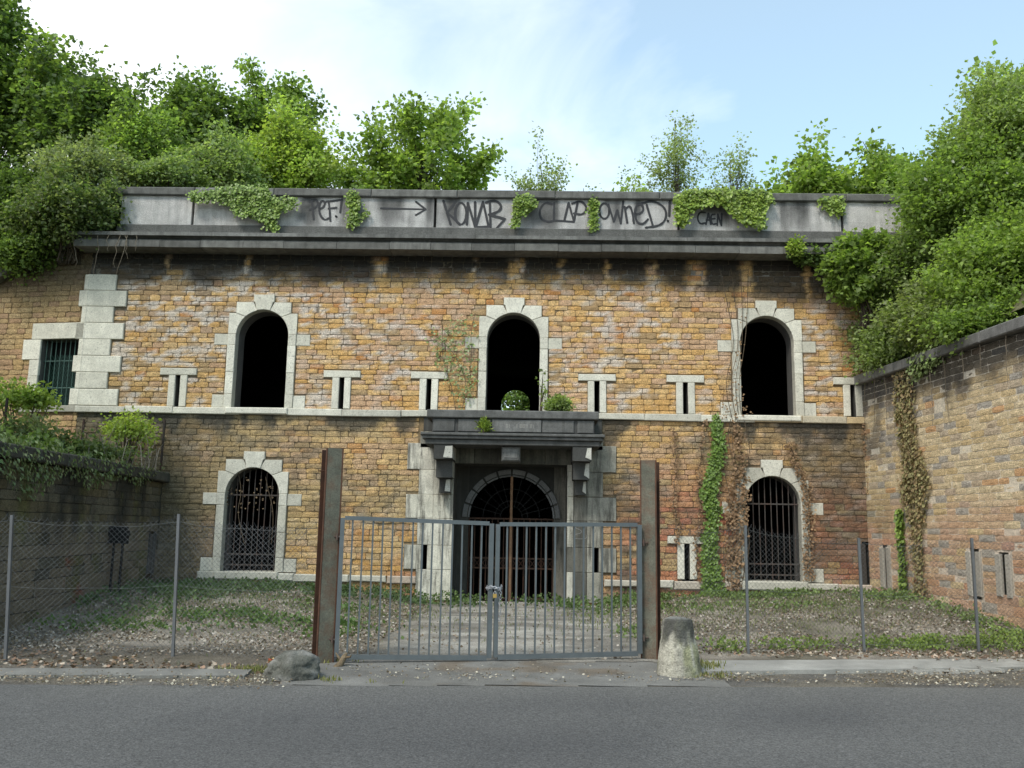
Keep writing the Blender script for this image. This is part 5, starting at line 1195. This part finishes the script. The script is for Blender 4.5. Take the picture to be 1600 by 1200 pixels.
T('maple_tree', 'maple rising out of the top right picture edge', 'tree', 1590, 90, 95, 18.5, 17, tufts=480, nl=26, col='mid', tint='bright', leaf=.12, shoots=12, low=0, zb=8.0)
# the tree seen through the balcony window and the rear arch
tree('terrace_tree', 'tree on the left terrace whose leaves touch the left picture edge', 'tree', -10.9, 12.4, 2.6, 10.2, 2.4, tufts=520, nl=29, leaf=.13, col='dark', tint='mid', seed=44, low=.25, trunk_r=.18)
tree('courtyard_tree', 'green tree seen through the balcony window and the far arch', 'tree', -.6, 40, -.05, 10.5, 3.2, tufts=620, nl=26, leaf=.15, col='dark', tint='mid', seed=30, low=.1, trunk_r=.2)

# --- ground cover
def grass_patch(name, label, spots, size, cols, seed, kind='stuff', cat='weeds', broad=False, hgt=.10):
    global rng
    rng = np.random.default_rng(1300+seed); P = []; 
    for (x, y, rx, ry, n) in spots:
        a = rng.normal(size=(n, 2))*.5; q = np.stack([x+a[:, 0]*rx, y+a[:, 1]*ry], 1); P.append(q)
    P = np.vstack(P)
    P = P[fbm(P[:, 0]*2.2, P[:, 1]*3.2, seed+8)+.22*(rng.random(len(P))-.5) > (.44 if broad else .38)]
    lim = (P[:, 1] < 18.93) & (P[:, 0] > -7.75+(19-P[:, 1])*.082) & (P[:, 0] < 6.95+(19-P[:, 1])*.10) & (fbm(P[:, 0]*1.7, P[:, 1]*1.7, seed) > .33)
    P = P[lim]; n = len(P)
    z = ground_h(P[:, 0], P[:, 1])+rng.random(n)*hgt*(.4+fbm(P[:, 0]*2.5, P[:, 1]*2.5, seed+2))*(1 if broad else .2)-.01
    B = np.column_stack([P, z]); D = rvec(n)*(.7 if broad else .35)+np.array([0, 0, .35 if broad else 1.0]); f = rng.random((n, 1)); tv = .7+.6*fbm(P[:, 0]*3, P[:, 1]*3, seed+4)[:, None]
    c = (np.array(cols[0])*(1-f)+np.array(cols[1])*f)*tv*(1+.15*rng.normal(size=(n, 1)))
    o = leafmesh(name, M['grass'], None, B, D, rvec(n), size*rng.uniform(.6, 1.3, n), np.clip(c, .005, 1), .42 if broad else .10)
    return tag(o, label, cat, kind=kind)
grass_patch('ground_ivy', 'dark leafy ground cover below the left grille window', [(-5.4,18.2,3.4,1.1,8000),(-6.6,16.6,1.5,1.8,5000),(-3.4,18.3,1.4,.7,3000),(-6.6,14.9,1.0,.8,1100)], .060, [(.065,.11,.045),(.11,.16,.065)], 1, broad=True, hgt=.17)
grass_patch('weeds', 'patchy low weeds among the leaf litter on the left', [(-4.3,14.2,1.6,.7,1800),(-5.9,13.3,1.2,.6,1100),(-3.0,14.2,.5,.5,500),(-2.8,13.0,.6,.5,300),(-3.3,15.8,1.2,.6,500)], .06, [(.07,.13,.035),(.12,.18,.05)], 2, broad=True, hgt=.12)
grass_patch('weeds', 'green weeds along the foot of the reddish wall on the right', [(4.6,18.4,3.0,.7,4200),(2.2,18.4,1.4,.8,1600),(2.3,16.6,1.0,.8,900),(6.6,16.8,.6,1.8,1700),(1.6,14.0,.4,.8,400),(4.4,16.2,1.6,.5,500),(7.1,14.2,.4,1.1,900)], .055, [(.10,.15,.05),(.18,.24,.08)], 3, broad=True, hgt=.13)
grass_patch('weeds', 'bright weeds behind the kerb between the right fence posts', [(5.0,12.85,.9,.30,1500),(6.2,12.95,.9,.28,1500),(3.6,12.6,.5,.25,450),(7.0,13.4,.6,.5,600),(2.6,12.2,.3,.3,200)], .05, [(.15,.22,.05),(.25,.32,.08)], 4, broad=True, hgt=.16)
grass_patch('weeds', 'weeds growing along the threshold of the iron door', [(-1.2,18.6,.7,.35,900),(-.1,18.75,1.0,.22,600),(.75,18.5,.5,.3,500),(-2.2,18.6,.8,.3,700),(1.5,17.8,.8,.6,900)], .055, [(.08,.13,.045),(.14,.20,.07)], 5, broad=True, hgt=.26)
grass_patch('grass', 'thin grass blades scattered over the yard', [(-4.8,15.8,4,3,5500),(4.8,16.3,4,3.0,8000),(1.2,16.4,.8,2,500),(-2.6,16,.8,2,300),(1.9,12.1,.3,.5,160)], .055, [(.12,.16,.06),(.24,.25,.12)], 6, cat='grass')
grass_patch('grass', 'dry grass tufts beside the boulder and bollard', [(-2.9,10.1,.5,.18,420),(-2.2,9.55,.6,.1,260),(1.95,10.35,.25,.1,260),(2.1,10.9,.2,.3,200),(-2.3,10.75,.25,.15,260)], .06, [(.16,.19,.06),(.30,.28,.12)], 7, cat='grass')
def litter(name, label, spots, size, cols, seed, zf=None, curl=.3):
    global rng
    rng = np.random.default_rng(1700+seed); P = []
    for (x0, x1, y0, y1, n) in spots: P.append(np.stack([rng.uniform(x0, x1, n), rng.uniform(y0, y1, n)], 1))
    P = np.vstack(P); lim = (P[:, 1] < 18.9) & (P[:, 0] > -7.7+(19-P[:, 1])*.082) & (P[:, 0] < 6.95+(19-P[:, 1])*.10) & (fbm(P[:, 0]*1.3, P[:, 1]*1.3, seed)+.25*(rng.random(len(P))-.5) > .40)
    P = P[lim]; n = len(P); z = (ground_h(P[:, 0], P[:, 1]) if zf is None else np.full(n, zf))+.012+rng.random(n)*.012
    D = rvec(n); D[:, 2] *= curl; W = rvec(n); W[:, 2] *= curl; cc = np.array(cols)[rng.integers(0, len(cols), n)]*rng.uniform(.7, 1.2, (n, 1))
    return tag(leafmesh(name, M['litter'], None, np.column_stack([P, z]), D, W, size*rng.uniform(.4, 1.4, n), cc, .45, .12), label, 'leaf litter', kind='stuff')
litter('leaf_litter', 'pale wood chips and leaf litter covering the yard', [(-7.6,-2.0,11.0,18.8,26000),(1.5,7.8,12.0,18.8,26000),(-2.2,1.7,11.2,18.8,1500)], .038, [(.36,.32,.27),(.28,.23,.18),(.20,.15,.11),(.45,.41,.36),(.24,.19,.13),(.13,.10,.07)], 1)
litter('leaf_litter', 'brown and reddish dead leaves behind the left kerb', [(-7.0,-2.5,9.95,11.0,900),(2.0,7.8,11.7,12.6,900)], .055, [(.27,.18,.12),(.20,.13,.08),(.44,.36,.28),(.12,.08,.055),(.26,.17,.12),(.34,.30,.25)], 2)
litter('leaf_litter', 'fine crumbs and dry bits on the verge beside the road', [(-7.6,-2.4,9.0,9.8,2600),(1.6,7.5,10.0,11.4,4200),(-2.3,1.6,9.7,11.2,1100)], .028, [(.34,.28,.20),(.24,.18,.12),(.46,.42,.34),(.12,.09,.06)], 3, .014, .15)
